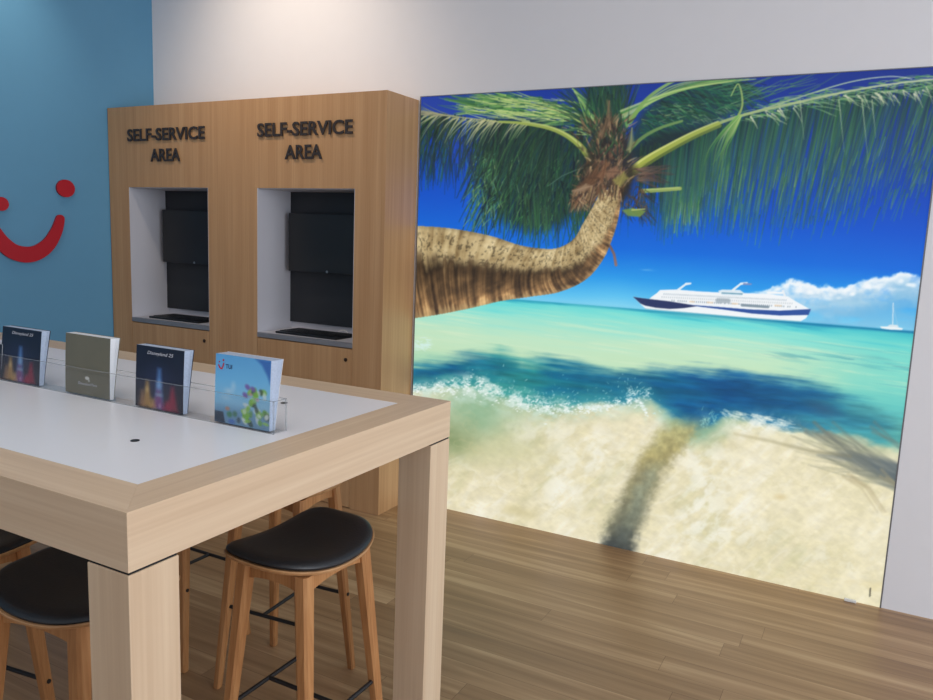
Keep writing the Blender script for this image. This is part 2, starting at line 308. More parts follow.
    for k in range(46):
        x = r.uniform(618, 668); leaflet((x, r.uniform(190, 208)), np.pi/2+r.uniform(-.3, .4), r.uniform(12, 30), .9, (24, 66, 92), (30, 96, 120), r.uniform(.4, .8), .1)
    c.stroke(bez([(628, 152), (642, 138), (660, 128), (682, 121)], 8), 4, 2.4, (92, 122, 74), (104, 138, 84), 1, .8)
    # right main frond
    rb = bez([(617, 190), (628, 174), (644, 161), (668, 147), (700, 131), (740, 116), (790, 104), (840, 93), (885, 85), (935, 79), (965, 77)], 14)
    for k in range(1150):
        i = r.randint(42, len(rb)); p = rb[i]; x = p[0]
        if x > 880 and r.rand() < .35: continue
        L = np.interp(x, [690, 740, 800, 880, 960], [86, 105, 120, 125, 110])*r.uniform(.35, 1.12)
        lean = np.interp(x, [690, 760, 960], [.12, .2, .36])
        far = r.rand()
        c0 = pick([(22, 56, 54), (34, 76, 60), (22, 48, 62), (46, 94, 68)]); c1 = pick([(40, 84, 96), (60, 116, 92), (84, 138, 92), (34, 78, 120)])
        p0 = (x+r.uniform(-3, 3), p[1]+r.uniform(0, 8))
        leaflet(p0, np.pi/2+lean*r.uniform(.6, 1.25), L, r.uniform(.7, 2.0), c0, c1, r.uniform(.4, .85), .06)
    for k in range(170):
        x = r.uniform(695, 930); y = np.interp(x, [695, 760, 930], [150, 150, 130])+r.uniform(0, 75)
        lean = np.interp(x, [690, 760, 960], [.1, .2, .4]); leaflet((x, y), np.pi/2+lean*r.uniform(.7, 1.3), r.uniform(8, 34), r.uniform(.7, 1.6), pick(MD), pick([(110, 156, 88), (134, 170, 110), (92, 140, 108)]), r.uniform(.35, .85), .05)
    for k in range(150):   # sunlit upper side of the frond
        x = r.uniform(735, 935); y = np.interp(x, [735, 790, 850, 935], [114, 103, 91, 80])+r.uniform(-6, 8)
        leaflet((x, y), r.uniform(-.45, .35), r.uniform(8, 34), r.uniform(.8, 1.8), pick([(70, 130, 76), (54, 112, 80), (120, 160, 104)]), pick([(150, 180, 130), (190, 202, 164)]), r.uniform(.5, .9), .12)
    for k in range(34):
        x = r.uniform(750, 935); y = np.interp(x, [735, 790, 850, 935], [116, 104, 94, 86])+r.uniform(0, 6)
        leaflet((x, y), r.uniform(.2, 1.3), r.uniform(6, 18), r.uniform(.9, 1.7), (214, 214, 186), (170, 180, 140), r.uniform(.6, .95), .3)
    for (x, L) in ((839, 52), (862, 60), (872, 38), (800, 40)):
        leaflet((x, 100), np.pi/2-.1, L, 1.3, (176, 188, 150), (110, 140, 120), .75, 0)
    c.stroke(bez([(738, 117), (800, 97), (850, 82), (890, 76.5), (912, 79)], 8), 1.6, .8, (140, 166, 120), (206, 212, 196), .9)
    c.stroke(rb[60:], 3.2, 1, (150, 170, 110), (196, 204, 176), .9)
    # broken leaflet bunch at the bend
    c.stroke(bez([(729, 130), (741, 110), (742, 96), (738, 84), (731, 96)], 8), 2.4, 1, (140, 158, 90), (150, 176, 110), .95)
    for k in range(12):
        c.stroke(bez([(741-k*.3, 116), (735-k*1.2, 132), (726-k*1.3+r.uniform(-3, 3), 150), (718-k*1.0+r.uniform(-3, 3), 164+r.uniform(-6, 30))], 5), 1.8, .6, pick(LT), pick(MD), .85)
    pb = rb[:64]
    c.stroke(pb+np.array([.8, 2.4]), 11, 4, (84, 98, 36), (96, 116, 60), 1, 1); c.stroke(pb, 9.5, 3.4, (158, 166, 62), (150, 164, 80), 1, 1); c.stroke(pb-np.array([.8, 1.9]), 3, 1.2, (206, 204, 110), (196, 204, 130), .9, 1)
    # dead fibre and lower stubs on the right
    for k in range(80):
        a0 = r.uniform(-.55, .5); leaflet((638+r.uniform(-4, 6), 173+r.uniform(-5, 8)), a0, r.uniform(12, 38), r.uniform(.6, 1.2), pick([(104, 78, 66), (76, 58, 52), (134, 104, 86)]), pick([(84, 64, 60), (50, 46, 50)]), r.uniform(.3, .75), .05, 1.0)
    c.stroke([(642, 191), (660, 190), (680, 188.5)], 4.4, 3.6, (128, 150, 84), (146, 166, 92), 1, .8); c.stroke([(644, 190), (679, 187.6)], 1.2, 1, (176, 190, 120), None, .9)
    for k in range(70):
        leaflet((r.uniform(622, 648), r.uniform(186, 212)), r.uniform(.2, 2.4), r.uniform(6, 20), r.uniform(.6, 1.6), pick([(70, 54, 46), (96, 74, 56), (44, 40, 40)]), None, .7, .2)
    c.poly([(622, 210), (632, 208), (646, 211), (640, 217), (628, 216)], (110, 138, 66), .9, 1.2); c.stroke([(632, 210), (645, 209)], 1.4, 1, (180, 190, 110), None, .9)
    # crown: husks and fibre
    c.poly([(588, 200), (576, 190), (584, 168), (588, 148), (597, 130), (606, 116), (617, 122), (628, 138), (634, 156), (636, 176), (630, 196), (618, 206), (612, 190), (600, 192)], (44, 38, 34), .9, 8)
    BR = [(92, 68, 50), (124, 94, 66), (58, 44, 36), (156, 126, 92), (46, 38, 34), (184, 156, 118), (104, 72, 54), (40, 42, 36)]
    for k in range(520):
        x = 607+r.normal()*11; y = r.uniform(120, 192); a0 = -np.pi/2+r.uniform(-.5, .5)+(x-607)*.03
        L = r.uniform(4, 13); q = jit(BR[r.randint(len(BR))], 10)
        c.stroke([(x, y), (x+np.cos(a0)*L*.5+r.uniform(-1, 1), y+np.sin(a0)*L*.5), (x+np.cos(a0)*L, y+np.sin(a0)*L)], r.uniform(.8, 2.2), .6, q, None, r.uniform(.35, .85), 1.1)
    for k in range(60):
        x = 606+r.normal()*10; c.blob(x, r.uniform(124, 186), r.uniform(1.5, 4), r.uniform(2, 5), (32, 32, 32), .6, .9)
    for k in range(46):
        x = r.uniform(592, 628); y = r.uniform(120, 160); leaflet((x, y), -np.pi/2+r.uniform(-.9, .9), r.uniform(8, 18), r.uniform(.8, 1.8), pick(DK), pick(MD), .7, 0)
    for k in range(150):
        x = 600+r.normal()*9; y = r.uniform(160, 196); leaflet((x, y), np.pi/2+r.uniform(.1, .9), r.uniform(6, 18), r.uniform(1, 2.2), pick(BR), pick(BR), r.uniform(.35, .8), .3, 1.1)
    for k in range(70):
        x = r.uniform(578, 596); c.stroke([(x, r.uniform(186, 200)), (x-r.uniform(2, 8), r.uniform(200, 212))], 1.4, .6, pick(BR), None, .55, 1)
    for (P, cc) in (([(608, 118), (607, 100), (609.5, 101), (611, 118), (603, 138), (598, 136)], (150, 122, 92)), ([(627, 150), (632, 128), (634, 142), (630, 152)], (172, 178, 124)), ([(598, 166), (586, 178), (573, 190), (575, 197), (588, 190), (600, 178)], (120, 84, 60)), ([(572, 191), (586, 184), (592, 186), (580, 195), (573, 197)], (196, 164, 130)), ([(604, 172), (616, 166), (620, 172), (608, 180)], (188, 140, 108)), ([(598, 176), (606, 160), (609, 164), (602, 182)], (160, 112, 80)), ([(613, 180), (624, 172), (628, 178), (618, 190)], (182, 172, 92))):
        cc = tuple(v*.78 for v in cc); c.poly(P, cc, .75, 3)
        for q in range(7):
            i = r.randint(len(P)); j = (i+2) % len(P); c.stroke([P[i], P[j]], 1.0, .5, tuple(np.clip(np.array(cc)*r.uniform(.55, 1.15), 0, 255)), None, .6, .9)
    for k in range(60):
        c.stroke([(r.uniform(570, 584), r.uniform(192, 200)), (r.uniform(566, 590), r.uniform(202, 214))], 1.4, .6, pick(BR), None, .5)
    # trunk: sampled strip between its upper and lower outline
    up = bez([(400, 225), (415, 226), (450, 228.5), (490, 236), (520, 245.5), (545, 249), (560, 247.5), (574, 239), (583, 224), (589, 214), (596, 201), (602, 190)], 16)
    lo = bez([(400, 321), (415, 318), (440, 314), (470, 308), (500, 301), (530, 296.5), (560, 291.5), (586, 279), (603, 259), (613, 236), (619, 214), (621.5, 191)], 16)
    S, T = np.meshgrid(np.linspace(0, 1, 1900), np.linspace(0, 1, 520)); ii = S*(len(up)-1)
    k = np.arange(len(up))
    f = lambda A, j: np.interp(ii, k, A[:, j])
    px = f(up, 0)*(1-T)+f(lo, 0)*T; py = f(up, 1)*(1-T)+f(lo, 1)*T
    bow = np.sin(T*np.pi)
    s2 = S*230
    rings = c.noise(2.3, 60, 3, 91, X=(s2+bow*np.interp(S, [0, .35, .6, 1], [2.0, 5.0, 7.0, 2.0])-T*np.interp(S, [0, .3, .6, 1], [9, 7, 2, -3])).astype(np.float32), Y=(T*40).astype(np.float32))
    blot = c.noise(7, 6, 4, 93, X=s2.astype(np.float32), Y=(T*40).astype(np.float32))
    jag = c.noise(2.2, 9, 3, 95, X=(s2-T*12).astype(np.float32), Y=(T*10).astype(np.float32))
    bound = np.interp(S, [0, .25, .45, .6, .72, .85, 1], [.33, .37, .42, .50, .68, .84, .84])
    tt = T+(jag-.5)*.16*np.interp(S, [0, .6, 1], [1, 1, .7])+(rings-.5)*.16+(blot-.5)*.2
    lit = np.stack([np.interp(blot*.5+rings*.5, [.25, .45, .65, .8], v) for v in ([126, 178, 208, 226], [104, 156, 188, 208], [68, 112, 142, 166])], -1)
    drk = np.stack([np.interp(rings*.6+blot*.4, [.28, .45, .6, .78], v) for v in ([44, 78, 120, 186], [34, 60, 92, 152], [28, 42, 62, 104])], -1)
    g = np.clip((T-.45)/.55, 0, 1)[..., None]
    drk = drk*(.62+.95*g*(1-.2*sstep(.9, 1, T))[..., None])
    wl = sstep(.12, -.08, tt-bound)[..., None]
    spk = sstep(.56, .7, c.noise(1.3, 1.5, 3, 97, X=s2.astype(np.float32), Y=(T*40).astype(np.float32)))*.7*sstep(.02, .12, T)
    lit = lit*(1-spk[..., None]*.55)
    colr = lit*wl+drk*(1-wl)
    rim = (sstep(.90, .99, T+(rings-.5)*.25)*np.interp(S, [0, .2, .5, 1], [.5, .8, .6, .3]))[..., None]
    colr = colr*(1-.6*rim)+np.array([206, 178, 128])*.6*rim
    colr = colr*(.82+.18*sstep(0, .06, T))[..., None]
    ix = ((px-c.x0)*c.ss).astype(int); iy = ((py-c.y0)*c.ss).astype(int)
    ok = (ix >= 0) & (ix < c.w) & (iy >= 0) & (iy < c.h)
    c.im[iy[ok], ix[ok]] = (np.clip(colr, 0, 255)/255).astype(np.float32)[ok]
    c.stroke([(610, 246), (614, 254), (616, 265)], 2.4, 2.8, (120, 84, 70), (150, 108, 96), .9)
    for k in range(40):
        x = r.uniform(600, 622); c.stroke([(x, 188+r.uniform(-3, 5)), (x+r.uniform(-3, 3), 196+r.uniform(-2, 6))], 1.6, .7, pick(BR), None, .7)
    return c
# ================================================================= scene
import bpy, bmesh, math, random
from mathutils import Vector, Matrix
C = bpy.context.scene.collection
PI = math.pi
R_ = math.radians

# ----------------------------------------------------------------- helpers
def tag(o, label=None, cat=None, group=None, kind=None):
    if label: o['label'] = label
    if cat: o['category'] = cat
    if group: o['group'] = group
    if kind: o['kind'] = kind
    return o

def empty(name, loc=(0, 0, 0), rz=0.0):
    o = bpy.data.objects.new(name, None); C.objects.link(o)
    o.location = loc; o.rotation_euler = (0, 0, rz); o.empty_display_size = .1
    return o

def link_mesh(name, me, m, parent=None, smooth=False):
    o = bpy.data.objects.new(name, me); C.objects.link(o)
    if m is not None: me.materials.append(m)
    if parent is not None: o.parent = parent
    if smooth:
        me.polygons.foreach_set('use_smooth', [True]*len(me.polygons))
    return o

def obj(name, bm, m, parent=None, smooth=False):
    bmesh.ops.recalc_face_normals(bm, faces=bm.faces)
    me = bpy.data.meshes.new(name); bm.to_mesh(me); bm.free()
    o = link_mesh(name, me, m, parent, smooth)
    if smooth:
        try: me.set_sharp_from_angle(angle=R_(38))
        except Exception: pass
    return o

def BM(): return bmesh.new()

def add_box(bm, x0, x1, y0, y1, z0, z1, bev=0.0, seg=2):
    r = bmesh.ops.create_cube(bm, size=1.0)
    vs = r['verts']
    for v in vs:
        v.co = Vector(((x0+x1)/2+v.co.x*(x1-x0), (y0+y1)/2+v.co.y*(y1-y0), (z0+z1)/2+v.co.z*(z1-z0)))
    if bev > 0:
        es = list({e for v in vs for e in v.link_edges})
        bmesh.ops.bevel(bm, geom=es, offset=bev, segments=seg, profile=.5, affect='EDGES', clamp_overlap=True)
    return bm

def add_loft(bm, rings, cap=True, close=True):
    """rings: lists of points with equal count"""
    rows = [[bm.verts.new(p) for p in r] for r in rings]
    n = len(rows[0])
    for a, b in zip(rows[:-1], rows[1:]):
        for i in range(n if close else n-1):
            j = (i+1) % n
            bm.faces.new((a[i], a[j], b[j], b[i]))
    if cap:
        bm.faces.new(list(reversed(rows[0]))); bm.faces.new(rows[-1])
    return bm

def add_tube(bm, P, r, n=12, caps=True):
    P = [Vector(p) for p in P]; rings = []
    for i, p in enumerate(P):
        d = (P[min(i+1, len(P)-1)]-P[max(i-1, 0)]).normalized()
        up = Vector((0, 0, 1)) if abs(d.z) < .9 else Vector((1, 0, 0))
        a = d.cross(up).normalized(); b = a.cross(d)
        rr = r[i] if isinstance(r, (list, tuple)) else r
        rings.append([p+(a*math.cos(t)+b*math.sin(t))*rr for t in [2*PI*k/n for k in range(n)]])
    return add_loft(bm, rings, caps)

def add_prism(bm, pts2, f0, f1):
    """pts2 outline; f0/f1 map (u,v)->3d for the two faces"""
    return add_loft(bm, [[f0(*p) for p in pts2], [f1(*p) for p in pts2]])

# ----------------------------------------------------------------- materials
def lin(c):
    return tuple((x/255/12.92 if x/255 <= .04045 else ((x/255+.055)/1.055)**2.4) for x in c)+(1.0,)

def newmat(name):
    m = bpy.data.materials.new(name); m.use_nodes = True
    return m, m.node_tree.nodes, m.node_tree.links, m.node_tree.nodes['Principled BSDF']

def flat(name, col, rough=.5, noise=.04, scale=30, bump=0.0, spec=.5, metal=0.0, coat=0.0):
    m, N, L, P = newmat(name)
    tc = N.new('ShaderNodeTexCoord'); nz = N.new('ShaderNodeTexNoise'); nz.inputs['Scale'].default_value = scale; nz.inputs['Detail'].default_value = 4
    L.new(tc.outputs['Object'], nz.inputs['Vector'])
    mx = N.new('ShaderNodeMixRGB'); a = lin(col)
    mx.inputs[1].default_value = tuple(x*(1-noise) for x in a[:3])+(1,); mx.inputs[2].default_value = tuple(min(1, x*(1+noise)) for x in a[:3])+(1,)
    L.new(nz.outputs['Fac'], mx.inputs[0]); L.new(mx.outputs[0], P.inputs['Base Color'])
    P.inputs['Roughness'].default_value = rough; P.inputs['Specular IOR Level'].default_value = spec; P.inputs['Metallic'].default_value = metal
    P.inputs['Coat Weight'].default_value = coat
    if bump:
        b = N.new('ShaderNodeBump'); b.inputs['Strength'].default_value = bump; b.inputs['Distance'].default_value = .004
        L.new(nz.outputs['Fac'], b.inputs['Height']); L.new(b.outputs[0], P.inputs['Normal'])
    return m

def wood(name, c_dark, c_mid, c_light, axis='z', fine=90.0, rough=.45, streak=1.0, warp=.6):
    """straight-grained veneer: noise stretched along the board"""
    m, N, L, P = newmat(name)
    tc = N.new('ShaderNodeTexCoord')
    def stretched(sc, along):
        mp = N.new('ShaderNodeMapping'); s = [sc, sc, sc]; s['xyz'.index(axis)] = along
        mp.inputs['Scale'].default_value = s; L.new(tc.outputs['Object'], mp.inputs['Vector']); return mp
    n1 = N.new('ShaderNodeTexNoise'); n1.inputs['Scale'].default_value = 1; n1.inputs['Detail'].default_value = 5; n1.inputs['Distortion'].default_value = .3
    L.new(stretched(fine, 1.6).outputs[0], n1.inputs['Vector'])
    n2 = N.new('ShaderNodeTexNoise'); n2.inputs['Scale'].default_value = 1; n2.inputs['Detail'].default_value = 3; n2.inputs['Distortion'].default_value = warp
    L.new(stretched(fine*.16, .5).outputs[0], n2.inputs['Vector'])
    ad = N.new('ShaderNodeMath'); ad.operation = 'MULTIPLY_ADD'; ad.inputs[1].default_value = .45; ad.inputs[2].default_value = 0
    L.new(n1.outputs['Fac'], ad.inputs[0])
    a2 = N.new('ShaderNodeMath'); a2.operation = 'MULTIPLY_ADD'; a2.inputs[1].default_value = .55*streak
    L.new(n2.outputs['Fac'], a2.inputs[0]); L.new(ad.outputs[0], a2.inputs[2])
    cr = N.new('ShaderNodeValToRGB'); e = cr.color_ramp.elements
    e[0].position = .3; e[0].color = lin(c_dark); e[1].position = .68; e[1].color = lin(c_light)
    k = e.new(.5); k.color = lin(c_mid)
    L.new(a2.outputs[0], cr.inputs[0]); L.new(cr.outputs[0], P.inputs['Base Color'])
    P.inputs['Roughness'].default_value = rough; P.inputs['Specular IOR Level'].default_value = .35
    b = N.new('ShaderNodeBump'); b.inputs['Strength'].default_value = .08; b.inputs['Distance'].default_value = .001
    L.new(n1.outputs['Fac'], b.inputs['Height']); L.new(b.outputs[0], P.inputs['Normal'])
    return m

def floor_mat():
    m, N, L, P = newmat('laminate_planks')
    tc = N.new('ShaderNodeTexCoord')
    # every row of planks starts at its own random place
    sp = N.new('ShaderNodeSeparateXYZ'); L.new(tc.outputs['Object'], sp.inputs[0])
    dv = N.new('ShaderNodeMath'); dv.operation = 'DIVIDE'; dv.inputs[1].default_value = .115; L.new(sp.outputs['Y'], dv.inputs[0])
    fl = N.new('ShaderNodeMath'); fl.operation = 'FLOOR'; L.new(dv.outputs[0], fl.inputs[0])
    wn = N.new('ShaderNodeTexWhiteNoise'); wn.noise_dimensions = '1D'; L.new(fl.outputs[0], wn.inputs['W'])
    sx = N.new('ShaderNodeMath'); sx.operation = 'MULTIPLY_ADD'; sx.inputs[1].default_value = 1.4; L.new(wn.outputs['Value'], sx.inputs[0]); L.new(sp.outputs['X'], sx.inputs[2])
    pv = N.new('ShaderNodeCombineXYZ'); L.new(sx.outputs[0], pv.inputs[0]); L.new(sp.outputs['Y'], pv.inputs[1])
    def brick(w, h, off, c1, c2, mortar):
        b = N.new('ShaderNodeTexBrick'); b.inputs['Scale'].default_value = 1; b.inputs['Brick Width'].default_value = w; b.inputs['Row Height'].default_value = h
        b.inputs['Mortar Size'].default_value = mortar; b.inputs['Mortar Smooth'].default_value = .3; b.offset = off; b.offset_frequency = 2; b.inputs['Bias'].default_value = 0
        b.inputs['Color1'].default_value = c1; b.inputs['Color2'].default_value = c2; b.inputs['Mortar'].default_value = (.35, .35, .35, 1)
        L.new(pv.outputs[0], b.inputs['Vector']); return b
    b1 = brick(1.4, .115, .0, (0, 0, 0, 1), (1, 1, 1, 1), .0012)
    b2 = brick(1.4, .115, .0, (0, 0, 0, 1), (1, 1, 1, 1), .0)
    sep = N.new('ShaderNodeSeparateXYZ'); L.new(tc.outputs['Object'], sep.inputs[0])
    def grain(sx, sy, det, shift):
        cb = N.new('ShaderNodeCombineXYZ')
        a = N.new('ShaderNodeMath'); a.operation = 'MULTIPLY'; a.inputs[1].default_value = sx; L.new(sep.outputs['X'], a.inputs[0])
        c = N.new('ShaderNodeMath'); c.operation = 'MULTIPLY'; c.inputs[1].default_value = sy; L.new(sep.outputs['Y'], c.inputs[0])
        z = N.new('ShaderNodeMath'); z.operation = 'MULTIPLY'; z.inputs[1].default_value = shift; L.new(b2.outputs['Color'], z.inputs[0])
        L.new(a.outputs[0], cb.inputs[0]); L.new(c.outputs[0], cb.inputs[1]); L.new(z.outputs[0], cb.inputs[2])
        n = N.new('ShaderNodeTexNoise'); n.inputs['Scale'].default_value = 1; n.inputs['Detail'].default_value = det; n.inputs['Distortion'].default_value = .5
        L.new(cb.outputs[0], n.inputs['Vector']); return n
    g1 = grain(.9, 20, 4, 37.0); g2 = grain(4, 110, 4, 13.0)
    def madd(a, k, b=None, v=0):
        x = N.new('ShaderNodeMath'); x.operation = 'MULTIPLY_ADD'; x.inputs[1].default_value = k; x.inputs[2].default_value = v
        L.new(a, x.inputs[0])
        if b is not None: L.new(b, x.inputs[2])
        return x.outputs[0]
    t = madd(g1.outputs['Fac'], .72); t = madd(g2.outputs['Fac'], .16, t); t = madd(b1.outputs['Color'], .07, t); t = madd(b2.outputs['Color'], .09, t)
    cr = N.new('ShaderNodeValToRGB'); e = cr.color_ramp.elements
    e[0].position = .28; e[0].color = lin((132, 102, 75)); e[1].position = .74; e[1].color = lin((200, 168, 130))
    k = e.new(.42); k.color = lin((150, 117, 84)); k = e.new(.56); k.color = lin((168, 134, 99))
    L.new(t, cr.inputs[0])
    mx = N.new('ShaderNodeMixRGB'); mx.blend_type = 'MULTIPLY'; mx.inputs[2].default_value = (.55, .5, .46, 1)
    L.new(b1.outputs['Fac'], mx.inputs[0]); L.new(cr.outputs[0], mx.inputs[1]); L.new(mx.outputs[0], P.inputs['Base Color'])
    P.inputs['Roughness'].default_value = .34; P.inputs['Specular IOR Level'].default_value = .42
    bp = N.new('ShaderNodeBump'); bp.inputs['Strength'].default_value = .12; bp.inputs['Distance'].default_value = .001
    L.new(g2.outputs['Fac'], bp.inputs['Height']); L.new(bp.outputs[0], P.inputs['Normal'])
    return m

def printed(name, emit, base, rough=.5, coat=0.0):
    """artwork held as a colour attribute on the mesh"""
    m, N, L, P = newmat(name)
    at = N.new('ShaderNodeAttribute'); at.attribute_name = 'artwork'
    mx = N.new('ShaderNodeMixRGB'); mx.blend_type = 'MULTIPLY'; mx.inputs[0].default_value = 1; mx.inputs[2].default_value = (base, base, base, 1)
    L.new(at.outputs['Color'], mx.inputs[1]); L.new(mx.outputs[0], P.inputs['Base Color'])
    if emit > 0:
        L.new(at.outputs['Color'], P.inputs['Emission Color']); P.inputs['Emission Strength'].default_value = emit
    P.inputs['Roughness'].default_value = rough; P.inputs['Coat Weight'].default_value = coat; P.inputs['Coat Roughness'].default_value = .1
    return m

def clear_acrylic(name, solid=0.0):
    m, N, L, P = newmat(name)
    out = N['Material Output']
    tr = N.new('ShaderNodeBsdfTransparent'); tr.inputs[0].default_value = (.985, .988, .99, 1)
    gl = N.new('ShaderNodeBsdfGlossy'); gl.inputs['Roughness'].default_value = .05
    fr = N.new('ShaderNodeLayerWeight'); fr.inputs[0].default_value = .1
    ad = N.new('ShaderNodeMath'); ad.operation = 'MULTIPLY_ADD'; ad.inputs[1].default_value = .25; ad.inputs[2].default_value = .012; L.new(fr.outputs['Fresnel'], ad.inputs[0])
    mx = N.new('ShaderNodeMixShader'); L.new(ad.outputs[0], mx.inputs[0]); L.new(tr.outputs[0], mx.inputs[1]); L.new(gl.outputs[0], mx.inputs[2])
    if solid > 0:   # frosted cut edge
        df = N.new('ShaderNodeBsdfDiffuse'); df.inputs[0].default_value = (.42, .46, .5, 1)
        m2 = N.new('ShaderNodeMixShader'); m2.inputs[0].default_value = solid; L.new(mx.outputs[0], m2.inputs[1]); L.new(df.outputs[0], m2.inputs[2]); mx = m2
    L.new(mx.outputs[0], out.inputs['Surface'])
    return m

M = dict(
    wall=flat('white_wall_paint', (232, 231, 234), .75, .012, 14, .03),
    blue=flat('blue_wall_paint', (90, 147, 182), .7, .02, 14, .03),
    ceil=flat('ceiling_paint', (235, 235, 235), .9, .01),
    floor=floor_mat(),
    tw_x=wood('light_oak_along_x', (206, 178, 148), (217, 191, 161), (226, 203, 174), 'x', 110, .42),
    tw_y=wood('light_oak_along_y', (206, 178, 148), (217, 191, 161), (226, 203, 174), 'y', 90, .42),
    tw_z=wood('light_oak_upright', (204, 176, 146), (215, 189, 159), (224, 201, 172), 'z', 90, .42),
    kiosk=wood('oak_veneer', (174, 132, 92), (186, 145, 104), (198, 158, 117), 'z', 110, .45, 1.0, .3),
    stool=wood('stool_oak', (152, 102, 62), (178, 126, 80), (196, 146, 98), 'z', 120, .4),
    stool_s=wood('stool_plywood', (166, 120, 80), (188, 142, 98), (204, 160, 116), 'y', 90, .4),
    leather=flat('black_leather', (36, 38, 42), .38, .15, 160, .12, .45),
    black_metal=flat('black_powder_coat', (26, 27, 30), .42, .05, 60, 0, .5),
    gap=flat('shadow_gap_black', (22, 22, 24), .7),
    top=flat('white_laminate', (244, 245, 250), .3, .006, 20, 0, .45),
    niche=flat('white_lining', (200, 200, 208), .55, .01),
    dark_panel=flat('charcoal_panel', (34, 37, 43), .5, .04),
    sill=flat('grey_sill', (140, 140, 146), .4, .04, 40, 0, .5, .3),
    plastic=flat('black_plastic', (22, 24, 28), .4, .05, 60),
    screen=flat('black_screen', (12, 13, 16), .45, .03, 10, 0, .6),
    letters=flat('dark_letters', (52, 44, 42), .5, .04),
    red=flat('red_acrylic', (172, 4, 28), .5, .03, 10, 0, .25),
    alu=flat('grey_aluminium', (128, 130, 134), .4, .03, 40, 0, .5, .6),
    white_plastic=flat('white_plastic', (230, 230, 226), .5),
    silver=flat('silver_mark', (150, 154, 160), .35, .02, 30, 0, .5, .8),
    brass=flat('dark_lock_metal', (66, 50, 40), .4, .05, 30, 0, .5, .6),
    pages=flat('white_paper_pages', (224, 226, 230), .7, .05, 220),
    pages_b=flat('bluish_paper_pages', (176, 190, 212), .7, .25, 260),
    olive=flat('olive_card', (118, 112, 94), .55, .03, 60),
    navy=flat('navy_card', (26, 30, 50), .4, .05, 40),
    acrylic=clear_acrylic('clear_acrylic'),
    acrylic_edge=clear_acrylic('acrylic_cut_edge', .28),
    ink_w=flat('pale_ink', (214, 214, 222), .5), ink_d=flat('dark_blue_ink', (34, 36, 92), .5), ink_r=flat('red_ink', (196, 30, 50), .5),
    mural=printed('backlit_fabric_print', .92, .22, .65),
    cover=printed('glossy_cover_print', 0.0, 1.0, .3, .3),
)

def artwork_mesh(name, nu, nv, fpos, fcol):
    """grid with a colour attribute; fpos(U,V)->Nx3, fcol(U,V)->Nx3 in display values 0..1"""
    U, V = np.meshgrid(np.linspace(0, 1, nu), np.linspace(0, 1, nv)); U = U.ravel(); V = V.ravel()
    co = fpos(U, V).astype(np.float32); col = np.clip(fcol(U, V), 0, 1)
    col = np.where(col <= .04045, col/12.92, ((col+.055)/1.055)**2.4)
    idx = np.arange(nu*nv).reshape(nv, nu)
    q = np.stack([idx[:-1, :-1], idx[:-1, 1:], idx[1:, 1:], idx[1:, :-1]], -1).reshape(-1).astype(np.int32)
    nf = len(q)//4
    me = bpy.data.meshes.new(name)
    me.vertices.add(nu*nv); me.vertices.foreach_set('co', co.ravel())
    me.loops.add(len(q)); me.loops.foreach_set('vertex_index', q)
    me.polygons.add(nf); me.polygons.foreach_set('loop_start', np.arange(0, len(q), 4, dtype=np.int32))
    try: me.polygons.foreach_set('loop_total', np.full(nf, 4, np.int32))
    except Exception: pass
    me.update(calc_edges=True)
    ca = me.color_attributes.new('artwork', 'FLOAT_COLOR', 'POINT')
    ca.data.foreach_set('color', np.concatenate([col, np.ones((len(col), 1))], 1).astype(np.float32).ravel())
    return me

def canvas_sampler(c):
    im = c.im; p = np.pad(im, ((1, 1), (1, 1), (0, 0)), 'edge')
    im = (p[:-2, 1:-1]+p[2:, 1:-1]+p[1:-1, :-2]+p[1:-1, 2:]+2*im)/6
    def f(x, y):
        fx = np.clip((x-c.x0)*c.ss-.5, 0, c.w-1.001); fy = np.clip((y-c.y0)*c.ss-.5, 0, c.h-1.001)
        ix = fx.astype(int); iy = fy.astype(int); ax = (fx-ix)[:, None]; ay = (fy-iy)[:, None]
        return (im[iy, ix]*(1-ax)+im[iy, ix+1]*ax)*(1-ay)+(im[iy+1, ix]*(1-ax)+im[iy+1, ix+1]*ax)*ay
    return f

def text_mesh(name, body, size, extrude, offset=0.0, shear=0.0, spacing=1.0, res=4):
    cu = bpy.data.curves.new(name, 'FONT'); cu.body = body; cu.size = size; cu.extrude = extrude; cu.offset = offset; cu.shear = shear
    cu.space_character = spacing; cu.resolution_u = res; cu.align_x = 'CENTER'
    o = bpy.data.objects.new(name, cu); C.objects.link(o)
    bpy.context.view_layer.update()
    me = bpy.data.meshes.new_from_object(o.evaluated_get(bpy.context.evaluated_depsgraph_get()))
    bpy.data.objects.remove(o); bpy.data.curves.remove(cu)
    return me

def fit(me, x0, x1, z0, z1, yf):
    """text mesh (XY, extruded Z) -> upright facing -Y, fitted to a rectangle"""
    n = len(me.vertices); a = np.zeros(n*3); me.vertices.foreach_get('co', a); a = a.reshape(-1, 3)
    mn = a.min(0); mx = a.max(0)
    b = np.empty_like(a)
    b[:, 0] = x0+(a[:, 0]-mn[0])/(mx[0]-mn[0])*(x1-x0); b[:, 2] = z0+(a[:, 1]-mn[1])/(mx[1]-mn[1])*(z1-z0); b[:, 1] = yf-(a[:, 2]-mn[2])
    me.vertices.foreach_set('co', b.ravel()); me.update(); return me

def join_meshes(name, ms):
    bm = BM()
    for m in ms: bm.from_mesh(m)
    me = bpy.data.meshes.new(name); bm.to_mesh(me); bm.free()
    for m in ms: bpy.data.meshes.remove(m)
    return me

